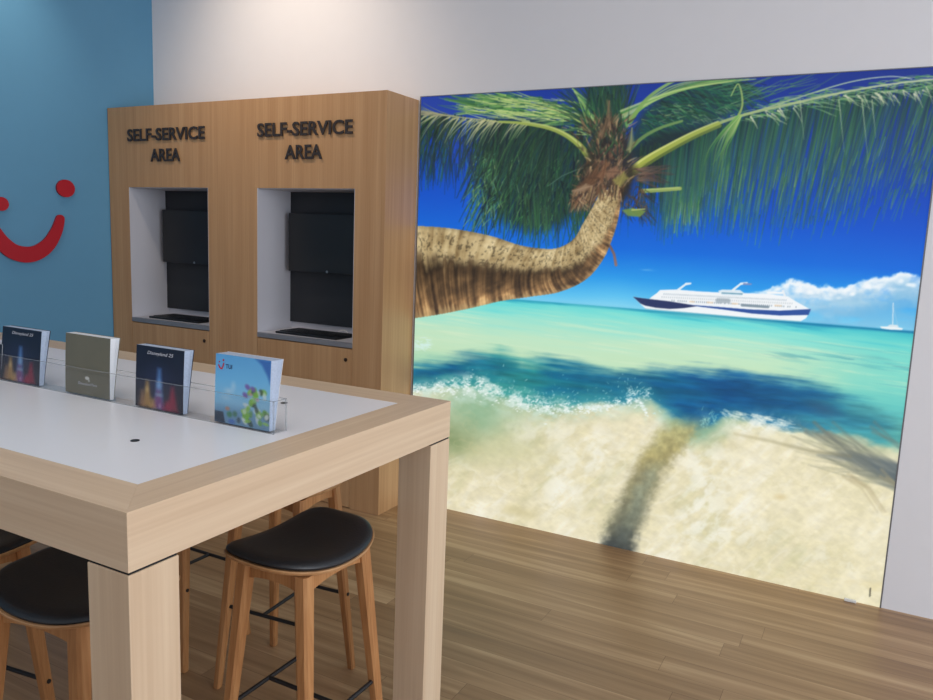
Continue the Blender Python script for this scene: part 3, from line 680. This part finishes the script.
# ----------------------------------------------------------------- camera
H = 1.6; YAW, PITCH, ROLL, FPX = -.4865, -.1467, .0385, 768.6
fw = Vector((math.sin(YAW)*math.cos(PITCH), math.cos(YAW)*math.cos(PITCH), math.sin(PITCH)))
rt = Vector((math.cos(YAW), -math.sin(YAW), 0)); up = rt.cross(fw)
cr_ = math.cos(ROLL)*rt+math.sin(ROLL)*up; cu_ = -math.sin(ROLL)*rt+math.cos(ROLL)*up
cam = bpy.data.cameras.new('camera'); cam.sensor_width = 36; cam.lens = FPX/933*36; cam.clip_start = .02
co = bpy.data.objects.new('camera', cam); C.objects.link(co)
mat = Matrix((cr_, cu_, -fw)).transposed().to_4x4(); mat.translation = (0, 0, H); co.matrix_world = mat
bpy.context.scene.camera = co

def photo_xy(P):
    """wall point -> position in the flat reference frame the artwork was laid out in"""
    d = P-np.array([0, 0, H]); z = d@np.array(fw)
    return 466.5+FPX*(d@np.array(cr_))/z, 350-FPX*(d@np.array(cu_))/z

# ----------------------------------------------------------------- room
WY = 3.823
def struct(name, bm, m): return tag(obj(name, bm, m), kind='structure')
b = BM(); add_box(b, -9, 5, -4.5, WY+.15, -.1, 0); struct('floor', b, M['floor'])
b = BM(); add_box(b, -9, 5, -4.5, WY+.15, 3.6, 3.7); struct('ceiling', b, M['ceil'])
XC = -4.545
b = BM(); add_box(b, XC, 5, WY, WY+.15, 0, 3.6); struct('wall_back', b, M['wall'])
A = R_(14); ux = Vector((-math.sin(A), -math.cos(A), 0)); un = Vector((math.cos(A), -math.sin(A), 0))
cor = Vector((XC, WY, 0))
def blue_pt(s, z, out=0.0): return cor+ux*s+un*out+Vector((0, 0, z))
b = BM()
add_loft(b, [[blue_pt(-.12, z, 0), blue_pt(8.4, z, 0), blue_pt(8.4, z, -.15), blue_pt(-.12, z, -.15)] for z in (0, 3.6)])
struct('wall_left', b, M['blue'])

# ----------------------------------------------------------------- mural light box
MX0, MX1, MZ0, MZ1 = -2.3747, .1636, .001, 2.3682
mural = empty('beach_mural', (MX0, WY-.03, 0))
tag(mural, 'huge backlit beach picture with leaning palm and cruise ship on the white wall', 'wall picture')
samp = canvas_sampler(paint_mural())
FW = .006
def mpos(U, V): return np.stack([MX0+FW+(MX1-MX0-2*FW)*U, np.full_like(U, WY-.004), MZ0+(MZ1-MZ0-FW*.6)*V], -1)
def mcol(U, V): return samp(*photo_xy(mpos(U, V)))
me = artwork_mesh('printed_fabric', 760, 720, lambda U, V: mpos(U, V)-np.array(mural.location), mcol)
link_mesh('printed_fabric', me, M['mural'], mural)
b = BM(); ml = mural.location
for (x0, x1, z0, z1) in ((MX0, MX0+FW, MZ0, MZ1), (MX1-FW, MX1, MZ0, MZ1), (MX0+FW, MX1-FW, MZ1-FW*.6, MZ1)):
    add_box(b, x0-ml.x, x1-ml.x, WY-.007-ml.y, WY-ml.y-.0005, z0, z1)
obj('frame', b, M['alu'], mural)
b = BM(); add_box(b, .012-ml.x, .062-ml.x, WY-.022-ml.y, WY-.008-ml.y, .001, .014, .002); obj('floor_clip', b, M['white_plastic'], mural)['label'] = 'small white plastic clip at the foot'

# ----------------------------------------------------------------- kiosk cabinet
KX0, KX1, KY, KZ = -4.614, -2.3863, 3.507, 2.3488
KB = WY-.002
N1 = (-4.4246, -3.7027); N2 = (-3.3011, -2.5866); NT, NB, NL = 1.8366, .9743, .9468
kiosk = empty('self_service_cabinet', ((KX0+KX1)/2, KY, 0)); kl = kiosk.location
tag(kiosk, 'tall oak veneer self-service cabinet with two open niches against the wall', 'cabinet')
def kb(bm, x0, x1, y0, y1, z0, z1, bev=0): add_box(bm, x0-kl.x, x1-kl.x, y0-kl.y, y1-kl.y, z0, z1, bev)
b = BM()
kb(b, KX0, N1[0], KY, KB, 0, NT); kb(b, N1[1], N2[0], KY, KB, 0, NT); kb(b, N2[1], KX1, KY, KB, 0, NT)
kb(b, KX0, KX1, KY, KB, NT, KZ)
for n in (N1, N2): kb(b, n[0], n[1], KY+.03, KB, 0, NL)
obj('cabinet_body', b, M['kiosk'], kiosk)
for n, lx0, lx1 in ((N1, -4.414, -3.716), (N2, -3.289, -2.602)):
    b = BM(); t = .004
    kb(b, n[0], n[0]+t, KY+.001, KB, NB-.004, NT); kb(b, n[1]-t, n[1], KY+.001, KB, NB-.004, NT)
    kb(b, n[0], n[1], KY+.02, KB, NL, NB); kb(b, n[0]+t, n[1]-t, KY+.012, KB, NT-t, NT); kb(b, n[0]+t, n[1]-t, KB-.006, KB, NB, NT-t)
    obj('niche_lining', b, M['niche'], kiosk)['label'] = 'white niche lining'
    b = BM(); kb(b, n[0]+t, n[1]-t, 3.7995, 3.809, 1.0196, NT-t); obj('back_panel', b, M['dark_panel'], kiosk)['label'] = 'charcoal back panel'
    b = BM(); kb(b, n[0], n[1], KY-.001, KY+.02, NL, NB, .001); obj('sill', b, M['sill'], kiosk)['label'] = 'grey front sill'
    b = BM(); kb(b, n[0]+.003, n[1]-.003, KY, KY+.02, .004, NL-.006, .001)
    d = obj('door', b, M['kiosk'], kiosk)
    b = BM(); kx = n[1]-.045
    add_tube(b, [(kx-kl.x, y-kl.y, .877) for y in (KY+.003, KY-.004, KY-.006)], [.011, .011, .008], 16); add_box(b, kx-.002-kl.x, kx+.002-kl.x, KY-.008-kl.y, KY-.005-kl.y, .870, .884)
    obj('lock', b, M['brass'], d, True)
    cx = (lx0+lx1)/2
    t1 = fit(text_mesh('t', 'SELF-SERVICE', .1, .003, .0018), lx0, lx1, 2.128, 2.206, KY-.006)
    t2 = fit(text_mesh('t', 'AREA', .1, .003, .0018), cx-.134, cx+.134, 1.998, 2.078, KY-.006)
    for lt in (t1, t2):
        for v in lt.vertices: v.co -= kl
        link_mesh('sign_lettering', lt, M['letters'], kiosk)

# ----------------------------------------------------------------- monitors and keyboards
def monitor(n, label):
    cx = (n[0]+n[1])/2; w = .304; z0, z1 = 1.346, 1.702
    t = empty('monitor', (cx, 3.75, z0)); tag(t, label, 'monitor', None)
    b = BM(); add_box(b, -w, w, -.028, .0, 0, z1-z0, .004); obj('housing', b, M['plastic'], t)
    b = BM(); add_box(b, -w+.012, w-.012, -.0292, -.0278, .018, z1-z0-.012); obj('screen', b, M['screen'], t)
    b = BM()
    ring = [(math.cos(a)*.008, math.sin(a)*.008) for a in [2*PI*k/20 for k in range(20)]]
    add_prism(b, ring, lambda u, v: (u, -.0295, .009+v), lambda u, v: (u, -.0278, .009+v)); obj('maker_badge', b, M['silver'], t)
    b = BM(); add_box(b, -.05, .05, .0, .048, .12, .24, .004); obj('wall_mount', b, M['plastic'], t)
    return t
monitor(N1, 'black flat monitor mounted inside the left niche of the oak cabinet')
monitor(N2, 'black flat monitor mounted inside the right niche of the oak cabinet')

def keyboard(cx, label):
    t = empty('keyboard', (cx, 3.553, NB+.0006)); tag(t, label, 'keyboard')
    b = BM(); add_box(b, -.23, .23, 0, .225, 0, .012, .003); obj('keyboard_base', b, M['plastic'], t)
    b = BM()
    for r in range(5):
        x = -.22
        ws = [.02]*22 if r else [.02, .02, .02, .12, .02, .02, .02, .02]+[.02]*7
        for w in ws:
            if x+w > .222: break
            add_box(b, x, x+w-.003, .030+r*.036, .030+r*.036+.031, .012, .0155); x += w
    obj('keys', b, M['plastic'], t)
    b = BM(); P = [(.11+.035*math.cos(a), .224+.010*math.sin(a), .012+.012*max(0, math.sin(a))) for a in [PI*k/12 for k in range(13)]]
    add_tube(b, P, .0028, 8); obj('cable', b, M['white_plastic'], t, True)
    return t
keyboard(-4.085, 'black keyboard on the shelf of the left niche')
keyboard(-2.97, 'black keyboard on the shelf of the right niche')

# ----------------------------------------------------------------- smile logo on the blue wall
logo = empty('smile_logo', blue_pt(.85, 1.6)); tag(logo, 'red smiling mouth with two round dots, raised on the blue wall', 'wall logo')
lo = logo.location
def disc(cs, cz, r):
    b = BM(); ring = [(cs+r*math.cos(a), cz+r*math.sin(a)) for a in [2*PI*k/40 for k in range(40)]]
    add_prism(b, ring, lambda u, v: blue_pt(u, v, .004)-lo, lambda u, v: blue_pt(u, v, .024)-lo); return b
obj('dot', disc(.608, 1.807, .0555), M['red'], logo); obj('dot', disc(.986, 1.688, .042), M['red'], logo)
cl = bez([(.648, 1.612), (.672, 1.535), (.722, 1.45), (.79, 1.396), (.862, 1.381), (.935, 1.402), (.99, 1.455), (1.03, 1.525), (1.05, 1.575)], 8)
ws = np.interp(np.linspace(0, 1, len(cl)), [0, .12, .3, .5, .7, .88, 1], [.052, .066, .086, .1, .092, .07, .05])
dl = np.gradient(cl, axis=0); nn = np.stack([-dl[:, 1], dl[:, 0]], -1); nn /= np.linalg.norm(nn, axis=1)[:, None]
def cap(i, sgn):
    out = []
    d = dl[i]/np.linalg.norm(dl[i])*sgn
    for a in np.linspace(0, PI, 9)[1:-1]: out.append(cl[i]+nn[i]*ws[i]/2*math.cos(a)*(sgn)+d*ws[i]/2*math.sin(a))
    return out
outl = list(cl+nn*ws[:, None]/2)+cap(len(cl)-1, 1)+list((cl-nn*ws[:, None]/2)[::-1])+cap(0, -1)
b = BM(); add_prism(b, [tuple(p) for p in outl], lambda u, v: blue_pt(u, v, .004)-lo, lambda u, v: blue_pt(u, v, .024)-lo); obj('mouth', b, M['red'], logo)

# ----------------------------------------------------------------- bar table
TZ = 1.08; TS = (H-TZ)/.55      # the table seen at bar height 1.08 m
TX, TY0, TY1, TA, TL = -1.2257*TS, .9479*TS, 2.2192*TS, H-.6733*TS, H-.6790*TS
IX, IY0, IY1 = -1.3482*TS, 1.0720*TS, 2.0839*TS; TXL = -3.86*TS; IXL = TXL+(TX-IX)
table = empty('bar_table', ((TX+TXL)/2, (TY0+TY1)/2, 0)); tl = table.location
tag(table, 'large light oak bar-height table with white inlaid top and thick square legs', 'table')
def q(p): return tuple(Vector(p)-tl)
def board(o0, o1, i1, i0, m):
    b = BM(); add_loft(b, [[q(p+(z,)) for p in (o0, o1, i1, i0)] for z in (TA, TZ)])
    bmesh.ops.bevel(b, geom=[e for e in b.edges], offset=.0007, segments=2, profile=.5, affect='EDGES'); return obj('edge_board', b, m, table)
board((TXL, TY0), (TX, TY0), (IX, IY0), (IXL, IY0), M['tw_x'])
board((TX, TY0), (TX, TY1), (IX, IY1), (IX, IY0), M['tw_y'])
board((TX, TY1), (TXL, TY1), (IXL, IY1), (IX, IY1), M['tw_x'])
board((TXL, TY1), (TXL, TY0), (IXL, IY0), (IXL, IY1), M['tw_y'])
b = BM(); add_box(b, IXL-tl.x, IX-tl.x, IY0-tl.y, IY1-tl.y, TZ-.03, TZ-.0005); obj('inlaid_top', b, M['top'], table)['label'] = 'white laminate inlay'
LW = .123*TS
g = .003
for (x0, x1) in ((TX-LW, TX), (TXL, TXL+LW)):
    for (y0, y1) in ((TY0, TY0+LW), (TY1-LW, TY1)):
        b = BM(); add_box(b, x0+g-tl.x, x1-g-tl.x, y0+g-tl.y, y1-g-tl.y, TL-.0002, TA+.0002)
        obj('spacer', b, M['gap'], table)['label'] = 'dark shadow gap above the leg'
for (x0, x1) in ((TX-LW, TX), (TXL, TXL+LW)):
    for (y0, y1) in ((TY0, TY0+LW), (TY1-LW, TY1)):
        b = BM(); add_box(b, x0-tl.x, x1-tl.x, y0-tl.y, y1-tl.y, 0, TL, .0015); obj('leg', b, M['tw_z'], table)
for y in (1.296*TS, 1.858*TS):
    b = BM(); add_tube(b, [(-1.636*TS-tl.x, y-tl.y, z) for z in (TZ-.002, TZ+.0012, TZ+.0016)], [.0105, .0105, .009], 20)
    obj('grommet', b, M['plastic'], table, True)['label'] = 'small black cable grommet'

# ----------------------------------------------------------------- bar stools
def seat_outline(grow=0.0, n=72):
    out = []; a, bb = .147+grow, .207+grow
    for k in range(n):
        t = 2*PI*k/n; c, s = math.cos(t), math.sin(t)
        e = 2.3 if c > 0 else 2.3+3.4*(-c)**.45
        r = (abs(c)**e+abs(s)**e)**(-1/e); out.append((a*c*r, bb*s*r+.012))
    return out
def saddle(x, y): return .010*max(0, -x/.147)**2+.028*min(1.1, abs(y-.012)/.207)**2-.015
SZ = .752
def make_stool(label):
    t = empty('bar_stool', (0, 0, 0)); tag(t, label, 'bar stool', None)
    # plywood seat shell
    b = BM(); rings = []
    for z, g, f in ((SZ-.025, -.006, .2), (SZ-.025, -.006, .5), (SZ-.025, -.006, .8), (SZ-.024, -.006, 1), (SZ-.020, .002, 1), (SZ-.014, .0045, 1), (SZ-.0115, .003, 1), (SZ-.0115, .003, .8), (SZ-.0115, .003, .5), (SZ-.0115, .003, .2)):
        rings.append([(x*f, (y-.012)*f+.012, z+saddle(x*f, (y-.012)*f+.012)) for x, y in seat_outline(g)])
    add_loft(b, rings); obj('seat_shell', b, M['stool_s'], t, True)
    b = BM(); rings = []; O = [(x, y-.012) for x, y in seat_outline(0)]
    for f, z in ((.985, SZ-.0115), (1.0, SZ-.006), (.99, SZ-.001), (.965, SZ+.004), (.90, SZ+.009), (.75, SZ+.012), (.5, SZ+.0125), (.25, SZ+.0125), (.08, SZ+.0125)):
        rings.append([(x*f, y*f+.012, z+saddle(x*f, y*f)) for x, y in O])
    add_loft(b, rings); obj('seat_cushion', b, M['leather'], t, True)['label'] = 'black padded seat'
    # under-seat frame rails with arched lower edges
    tx, ty = .098, .123
    b = BM()
    def rail(p, qv, th):
        p = Vector(p); qv = Vector(qv); d = (qv-p); nrm = Vector((-d.y, d.x, 0)).normalized()*th/2
        top = []; bot = []
        for k in range(13):
            u = k/12; pt = p+d*u; arch = .022*math.sin(PI*u)**.5 if 0 < u < 1 else 0
            top.append(pt+Vector((0, 0, SZ-.034))); bot.append(pt+Vector((0, 0, SZ-.088+arch)))
        outl = top+bot[::-1]
        add_loft(b, [[v+nrm for v in outl], [v-nrm for v in outl]])
    rail((-tx, -ty, 0), (tx, -ty, 0), .02); rail((-tx, ty, 0), (tx, ty, 0), .02); rail((-tx, -ty, 0), (-tx, ty, 0), .02); rail((tx, -ty, 0), (tx, ty, 0), .02)
    obj('seat_frame', b, M['stool'], t)
    fx, fy = .158, .176
    def leg_xy(sx, sy, z):
        u = 1-z/(SZ-.03); return sx*(tx+(fx-tx)*u), sy*(ty+(fy-ty)*u)
    for sx in (-1, 1):
        for sy in (-1, 1):
            b = BM(); rings = []
            for z, h in ((0, .011), (.004, .0125), (.3, .016), (.6, .0195), (SZ-.028, .0205)):
                x, y = leg_xy(sx, sy, z); c = h*.35
                rings.append([(x+dx, y+dy, z) for dx, dy in ((-h+c, -h), (h-c, -h), (h, -h+c), (h, h-c), (h-c, h), (-h+c, h), (-h, h-c), (-h, -h+c))])
            add_loft(b, rings); obj('leg', b, M['stool'], t)
    # black footrest: two side bars and one cross bar
    zf = .30; x, y = leg_xy(1, 1, zf)
    for sx in (-1, 1):
        b = BM(); add_tube(b, [(sx*x, -y-.019, zf), (sx*x, y+.019, zf)], .0065, 12); obj('footrest_bar', b, M['black_metal'], t, True)['label'] = 'black side footrest bar'
    b = BM(); add_tube(b, [(-x+.004, 0, zf), (x-.004, 0, zf)], .0065, 12); obj('cross_bar', b, M['black_metal'], t, True)['label'] = 'black cross bar between the footrests'
    return t
def dup(root, loc, rz, label):
    r = root.copy(); C.objects.link(r); r.location = loc; r.rotation_euler = (0, 0, rz); r['label'] = label
    for ch in list(root.children):
        c = ch.copy(); C.objects.link(c); c.parent = r
    return r
GS = 'black-seated oak bar stools around the table'
stool = make_stool('oak bar stool with black seat standing at the right end of the table'); stool['group'] = GS
stool.location = (-1.320, 1.590, 0)
dup(stool, (-1.61, 1.098, 0), -PI/2+R_(6), 'oak bar stool with black seat half behind the nearest table leg')
dup(stool, (-2.12, 1.097, 0), -PI/2+R_(7), 'oak bar stool cut off by the left edge, mostly hidden under the near table edge')
dup(stool, (-1.737, 1.99, 0), PI/2+R_(5), 'oak bar stool tucked under the far table side, legs showing behind the end stool')
dup(stool, (-2.25, 1.985, 0), PI/2, 'oak bar stool under the far table side, legs just right of the nearest table leg')

# ----------------------------------------------------------------- brochure rack and brochures
HX0, HX1, HY0, HY1 = -2.72*TS, -1.398*TS, 1.546*TS, 1.600*TS
rack = empty('brochure_rack', ((HX0+HX1)/2, (HY0+HY1)/2, TZ)); tag(rack, 'long clear acrylic brochure rack along the middle of the white table top', 'brochure rack')
rl = rack.location
def rb_(x0, x1, y0, y1, z0, z1): b = BM(); add_box(b, x0-rl.x, x1-rl.x, y0-rl.y, y1-rl.y, z0-rl.z, z1-rl.z, .0004, 1); return b
obj('base_plate', rb_(HX0, HX1, HY0, HY1, TZ, TZ+.003), M['acrylic'], rack)
obj('front_panel', rb_(HX0, HX1, HY0, HY0+.003, TZ+.003, TZ+.085), M['acrylic'], rack)
obj('back_panel', rb_(HX0, HX1, HY1-.003, HY1, TZ+.003, TZ+.085), M['acrylic'], rack)
for x in (HX0, HX1-.003): obj('end_panel', rb_(x, x+.003, HY0+.003, HY1-.003, TZ+.003, TZ+.085), M['acrylic'], rack)
b = BM()
for (x0, x1, y0, y1, z0, z1) in ((HX0, HX1, HY0-.0003, HY0+.0033, TZ+.0845, TZ+.0858), (HX0, HX1, HY1-.0033, HY1+.0003, TZ+.0845, TZ+.0858), (HX1-.0033, HX1+.0003, HY0, HY0+.0035, TZ, TZ+.0858), (HX1-.0033, HX1+.0003, HY1-.0035, HY1, TZ, TZ+.0858), (HX1-.0033, HX1+.0003, HY0, HY1, TZ+.0845, TZ+.0858), (HX0, HX1, HY0-.0004, HY0+.001, TZ, TZ+.0012)):
    add_box(b, x0-rl.x, x1-rl.x, y0-rl.y, y1-rl.y, z0-rl.z, z1-rl.z)
obj('panel_edges', b, M['acrylic_edge'], rack)['label'] = 'pale cut edges of the acrylic'

def make_brochure(x0, w, h, art, label, back, pages, lean=.012, t0=.016, t1=.034, dx=0.0, name='brochure', cat='brochure'):
    """cover faces -Y; the page block fans out towards the top"""
    x0 *= TS; w *= TS; h *= TS; y0 = HY0+.005; z0 = TZ+.0036
    t = empty(name, (x0, y0, z0)); tag(t, label, cat)
    def fy(u, v): return lean*v+.004*v*v   # lean back of the cover
    def fx(u, v): return u*w+dx*v*(1-.0*u)
    n = 96
    c = art
    s = canvas_sampler(c)
    me = artwork_mesh('front_cover', n, n, lambda U, V: np.stack([fx(U, V), fy(U, V), h*V], -1), lambda U, V: s(U*100, (1-V)*100))
    link_mesh('front_cover', me, M['cover'], t)
    b = BM(); rings = []
    for k in range(9):
        v = k/8; y = fy(0, v)+.0008; th = t0+(t1-t0)*v; X0, X1 = fx(0, v), fx(1, v)
        rings.append([(X0+.0006, y, h*v), (X1-.0008, y, h*v), (X1+.004*v, y+th*.5, h*v), (X1+.001*v, y+th, h*v*.995), (X0+.0006, y+th, h*v*.995)])
    add_loft(b, rings); obj('page_block', b, pages, t)['label'] = 'white page edges'
    b = BM(); rings = []
    for k in range(9):
        v = k/8; y = fy(0, v)+t0+(t1-t0)*v+.0012; X0, X1 = fx(0, v), fx(1, v)
        rings.append([(X0, y, h*v), (X1+.003*v, y, h*v), (X1+.003*v, y+.0012, h*v), (X0, y+.0012, h*v)])
    add_loft(b, rings); obj('back_cover', b, back, t)
    def letter(body, u0, u1, v0, v1, m, nm='cover_lettering', off=0.0, shear=0.0):
        me = fit(text_mesh('t', body, .1, .0, off, shear), 0, 1, 0, 1, 0)
        for vv in me.vertices:
            u = u0+(u1-u0)*vv.co.x; v = v0+(v1-v0)*vv.co.z; vv.co = (fx(u, v), fy(u, v)-.0006, h*v)
        return link_mesh(nm, me, m, t)
    return t, letter

def night_art(seed):
    c = Canvas(0, 0, 100, 100, 2, seed)
    c.im[:] = c.ramp(c.Y+(c.noise(30, 30, 3, 3)-.5)*14, [(0, (20, 22, 40)), (50, (24, 28, 52)), (100, (26, 26, 44))])
    c.blob(46, 58, 44, 40, (40, 52, 96), .6, 1.0)
    # soft fans of gold, blue and crimson light, plain abstract shapes
    for (x0, x1, y, col, a) in ((14, 36, 56, (196, 150, 78), .85), (6, 22, 72, (166, 122, 84), .75), (40, 60, 34, (96, 150, 214), .8), (36, 62, 68, (136, 60, 116), .8), (66, 90, 60, (150, 34, 62), .9), (58, 76, 84, (172, 40, 76), .8), (30, 44, 84, (226, 178, 102), .7)):
        c.poly([(x0, 99), ((x0+x1)/2-3, y), ((x0+x1)/2+3, y), (x1, 99)], col, a, 9)
    for (x, y, rx, ry, col, a) in ((50, 60, 9, 12, (170, 206, 238), .6), (50, 76, 12, 5, (150, 206, 216), .6), (25, 70, 6, 8, (226, 196, 132), .6), (52, 94, 5, 7, (200, 176, 206), .6)):
        c.blob(x, y, rx, ry, col, a, .9)
    for k in range(60): c.blob(c.r.uniform(8, 92), c.r.uniform(35, 98), .7, .7, (240, 226, 190), c.r.uniform(.1, .5), .9)
    return c
def olive_art():
    c = Canvas(0, 0, 100, 100, 2, 4)
    c.im[:] = np.array([112, 107, 88], np.float32)/255*(1+.08*(c.noise(40, 40, 3, 6)-.5))[..., None]
    c.mix(sstep(62, 63, c.Y)*.35, (124, 120, 104)); c.mix(np.exp(-((c.Y-62)/1.0)**2)*.35, (84, 80, 66))
    c.blob(50, 71, 6, 3.6, (226, 226, 220), .95, .35); c.blob(54, 75, 2.4, 2.4, (226, 226, 220), .8, .35)
    c.stroke([(42, 95), (62, 95)], 1, 1, (160, 158, 146), None, .6)
    return c
def sky_art():
    c = Canvas(0, 0, 100, 100, 2, 5)
    c.im[:] = c.ramp(c.Y+.12*c.X+(c.noise(40, 20, 3, 3)-.5)*10, [(0, (96, 170, 226)), (40, (112, 188, 234)), (70, (140, 198, 230)), (100, (150, 190, 214))])
    c.poly([(72, 0), (100, 0), (100, 34), (94, 22), (84, 8)], (44, 98, 180), .85, 5)
    for (x, y, rx, ry, a) in ((26, 52, 12, 7, .5), (34, 44, 7, 10, .45), (20, 62, 16, 6, .4)): c.blob(x, y, rx, ry, (210, 228, 240), a, .9)
    c.mix(sstep(66, 84, c.Y)*.55, (80, 120, 160)); c.poly([(0, 84), (16, 84), (20, 100), (0, 100)], (34, 44, 62), .85, 3)
    # plain patches of green, violet, white and dark green, like an abstract flower bed
    rr = np.random.RandomState(12)
    for k in range(46):
        x = rr.uniform(52, 96); y = rr.uniform(46 if x > 64 else 66, 98)
        c.blob(x, y, rr.uniform(4, 9), rr.uniform(3, 7), [(128, 186, 66), (110, 172, 74), (52, 74, 64), (222, 230, 224), (150, 202, 92), (96, 150, 80)][rr.randint(6)], rr.uniform(.6, .9), .5, rr.uniform(0, 3))
    for (x, y) in ((60, 42), (70, 44), (56, 54)): c.blob(x, y, 7, 5, (118, 72, 152), .75, .6, .5)
    for (x, y) in ((66, 52), (78, 58)): c.blob(x, y, 5, 4, (222, 156, 156), .6, .7)
    for (x, y, rx, ry, col) in ((28, 86, 7, 6, (58, 126, 76)), (38, 84, 6, 6, (70, 120, 90)), (32, 96, 9, 5, (70, 110, 190)), (24, 78, 6, 4, (190, 130, 104)), (45, 92, 5, 6, (60, 80, 90))): c.blob(x, y, rx, ry, col, .8, .6)
    return c
OL = M['olive']; NV = M['navy']
t, L1 = make_brochure(-2.636, .214, .181, night_art(1), 'dark navy brochure with gold, blue and crimson patches, left of the olive brochure', NV, M['pages_b'], .012, .014, .026)
L1('Disneyland 25', .26, .80, .865, .935, M['ink_w'], shear=.25)
t, L1 = make_brochure(-2.285, .216, .190, olive_art(), 'plain olive brochure with small white emblem, between two dark navy ones', OL, M['pages'], .01, .012, .03, -.008)
L1('Disneyland Paris', .30, .72, .155, .215, M['ink_w'], shear=.2)
t, L1 = make_brochure(-1.952, .204, .185, night_art(2), 'dark navy brochure with gold, blue and crimson patches, between olive and sky blue brochures', NV, M['pages_b'], .01, .014, .030, -.006)
L1('Disneyland 25', .24, .78, .855, .925, M['ink_w'], shear=.25)
t, L1 = make_brochure(-1.622, .204, .194, sky_art(), 'sky blue brochure with green and violet patches at the right end of the rack', M['pages'], M['pages_b'], .004, .02, .04)
L1('TUI', .19, .31, .80, .865, M['ink_d'], off=.002)
b = BM()
hh = .194*TS; ww = .204*TS
def onc(u, v): return Vector((u*ww, .004*v+.004*v*v-.0007, hh*v))
sm = bez([(.055, .845), (.085, .80), (.125, .795), (.155, .875)], 6)
nrm = np.gradient(sm, axis=0); nrm = np.stack([-nrm[:, 1], nrm[:, 0]], -1); nrm /= np.linalg.norm(nrm, axis=1)[:, None]
lo_ = [b.verts.new(onc(*(p+n*.011))) for p, n in zip(sm, nrm)]; hi_ = [b.verts.new(onc(*(p-n*.011))) for p, n in zip(sm, nrm)]
for i in range(len(sm)-1): b.faces.new((lo_[i], lo_[i+1], hi_[i+1], hi_[i]))
for (u, v, r) in ((.07, .885, .013), (.145, .915, .016)): b.faces.new([b.verts.new(onc(u+r*math.cos(a), v+r*math.sin(a))) for a in [2*PI*k/14 for k in range(14)]])
obj('smile_mark', b, M['ink_r'], t)
t, L1 = make_brochure(-2.715, .085, .118, night_art(7), 'small dark leaflet cut off by the left edge of the photo', NV, M['pages'], .004, .01, .014, 0, 'leaflet', 'leaflet')

# ----------------------------------------------------------------- light
world = bpy.data.worlds.new('daylight'); bpy.context.scene.world = world; world.use_nodes = True
bg = world.node_tree.nodes['Background']; bg.inputs[0].default_value = (.78, .87, 1.0, 1); bg.inputs[1].default_value = .68
def light(kind, name, loc, target, energy, col, **k):
    d = bpy.data.lights.new(name, kind); d.energy = energy; d.color = col
    for a, v in k.items(): setattr(d, a, v)
    o = bpy.data.objects.new(name, d); C.objects.link(o); o.location = loc
    o.rotation_euler = (Vector(target)-Vector(loc)).to_track_quat('-Z', 'Y').to_euler(); return o
WARM = (1.0, .82, .64)
light('SPOT', 'ceiling_spot', (-3.25, 2.6, 3.55), (-3.3, 3.82, 2.45), 72, WARM, spot_size=R_(95), spot_blend=1.0, shadow_soft_size=.05)
light('SPOT', 'ceiling_spot', (-4.2, 2.75, 3.55), (-4.85, 2.7, 2.4), 30, (1, .9, .74), spot_size=R_(80), spot_blend=1.0, shadow_soft_size=.05)
light('AREA', 'ceiling_panel_light', (-1.6, .6, 3.5), (-1.6, .6, 0), 18, (1, .95, .9), shape='RECTANGLE', size=2.4, size_y=1.4)
light('AREA', 'shop_window_light', (4.6, .6, 1.7), (-1.5, 2.0, 1.0), 185, (.88, .93, 1.0), shape='RECTANGLE', size=3.6, size_y=2.6)
sc = bpy.context.scene
sc.view_settings.view_transform = 'Standard'; sc.view_settings.look = 'None'; sc.view_settings.exposure = 0; sc.view_settings.gamma = 1
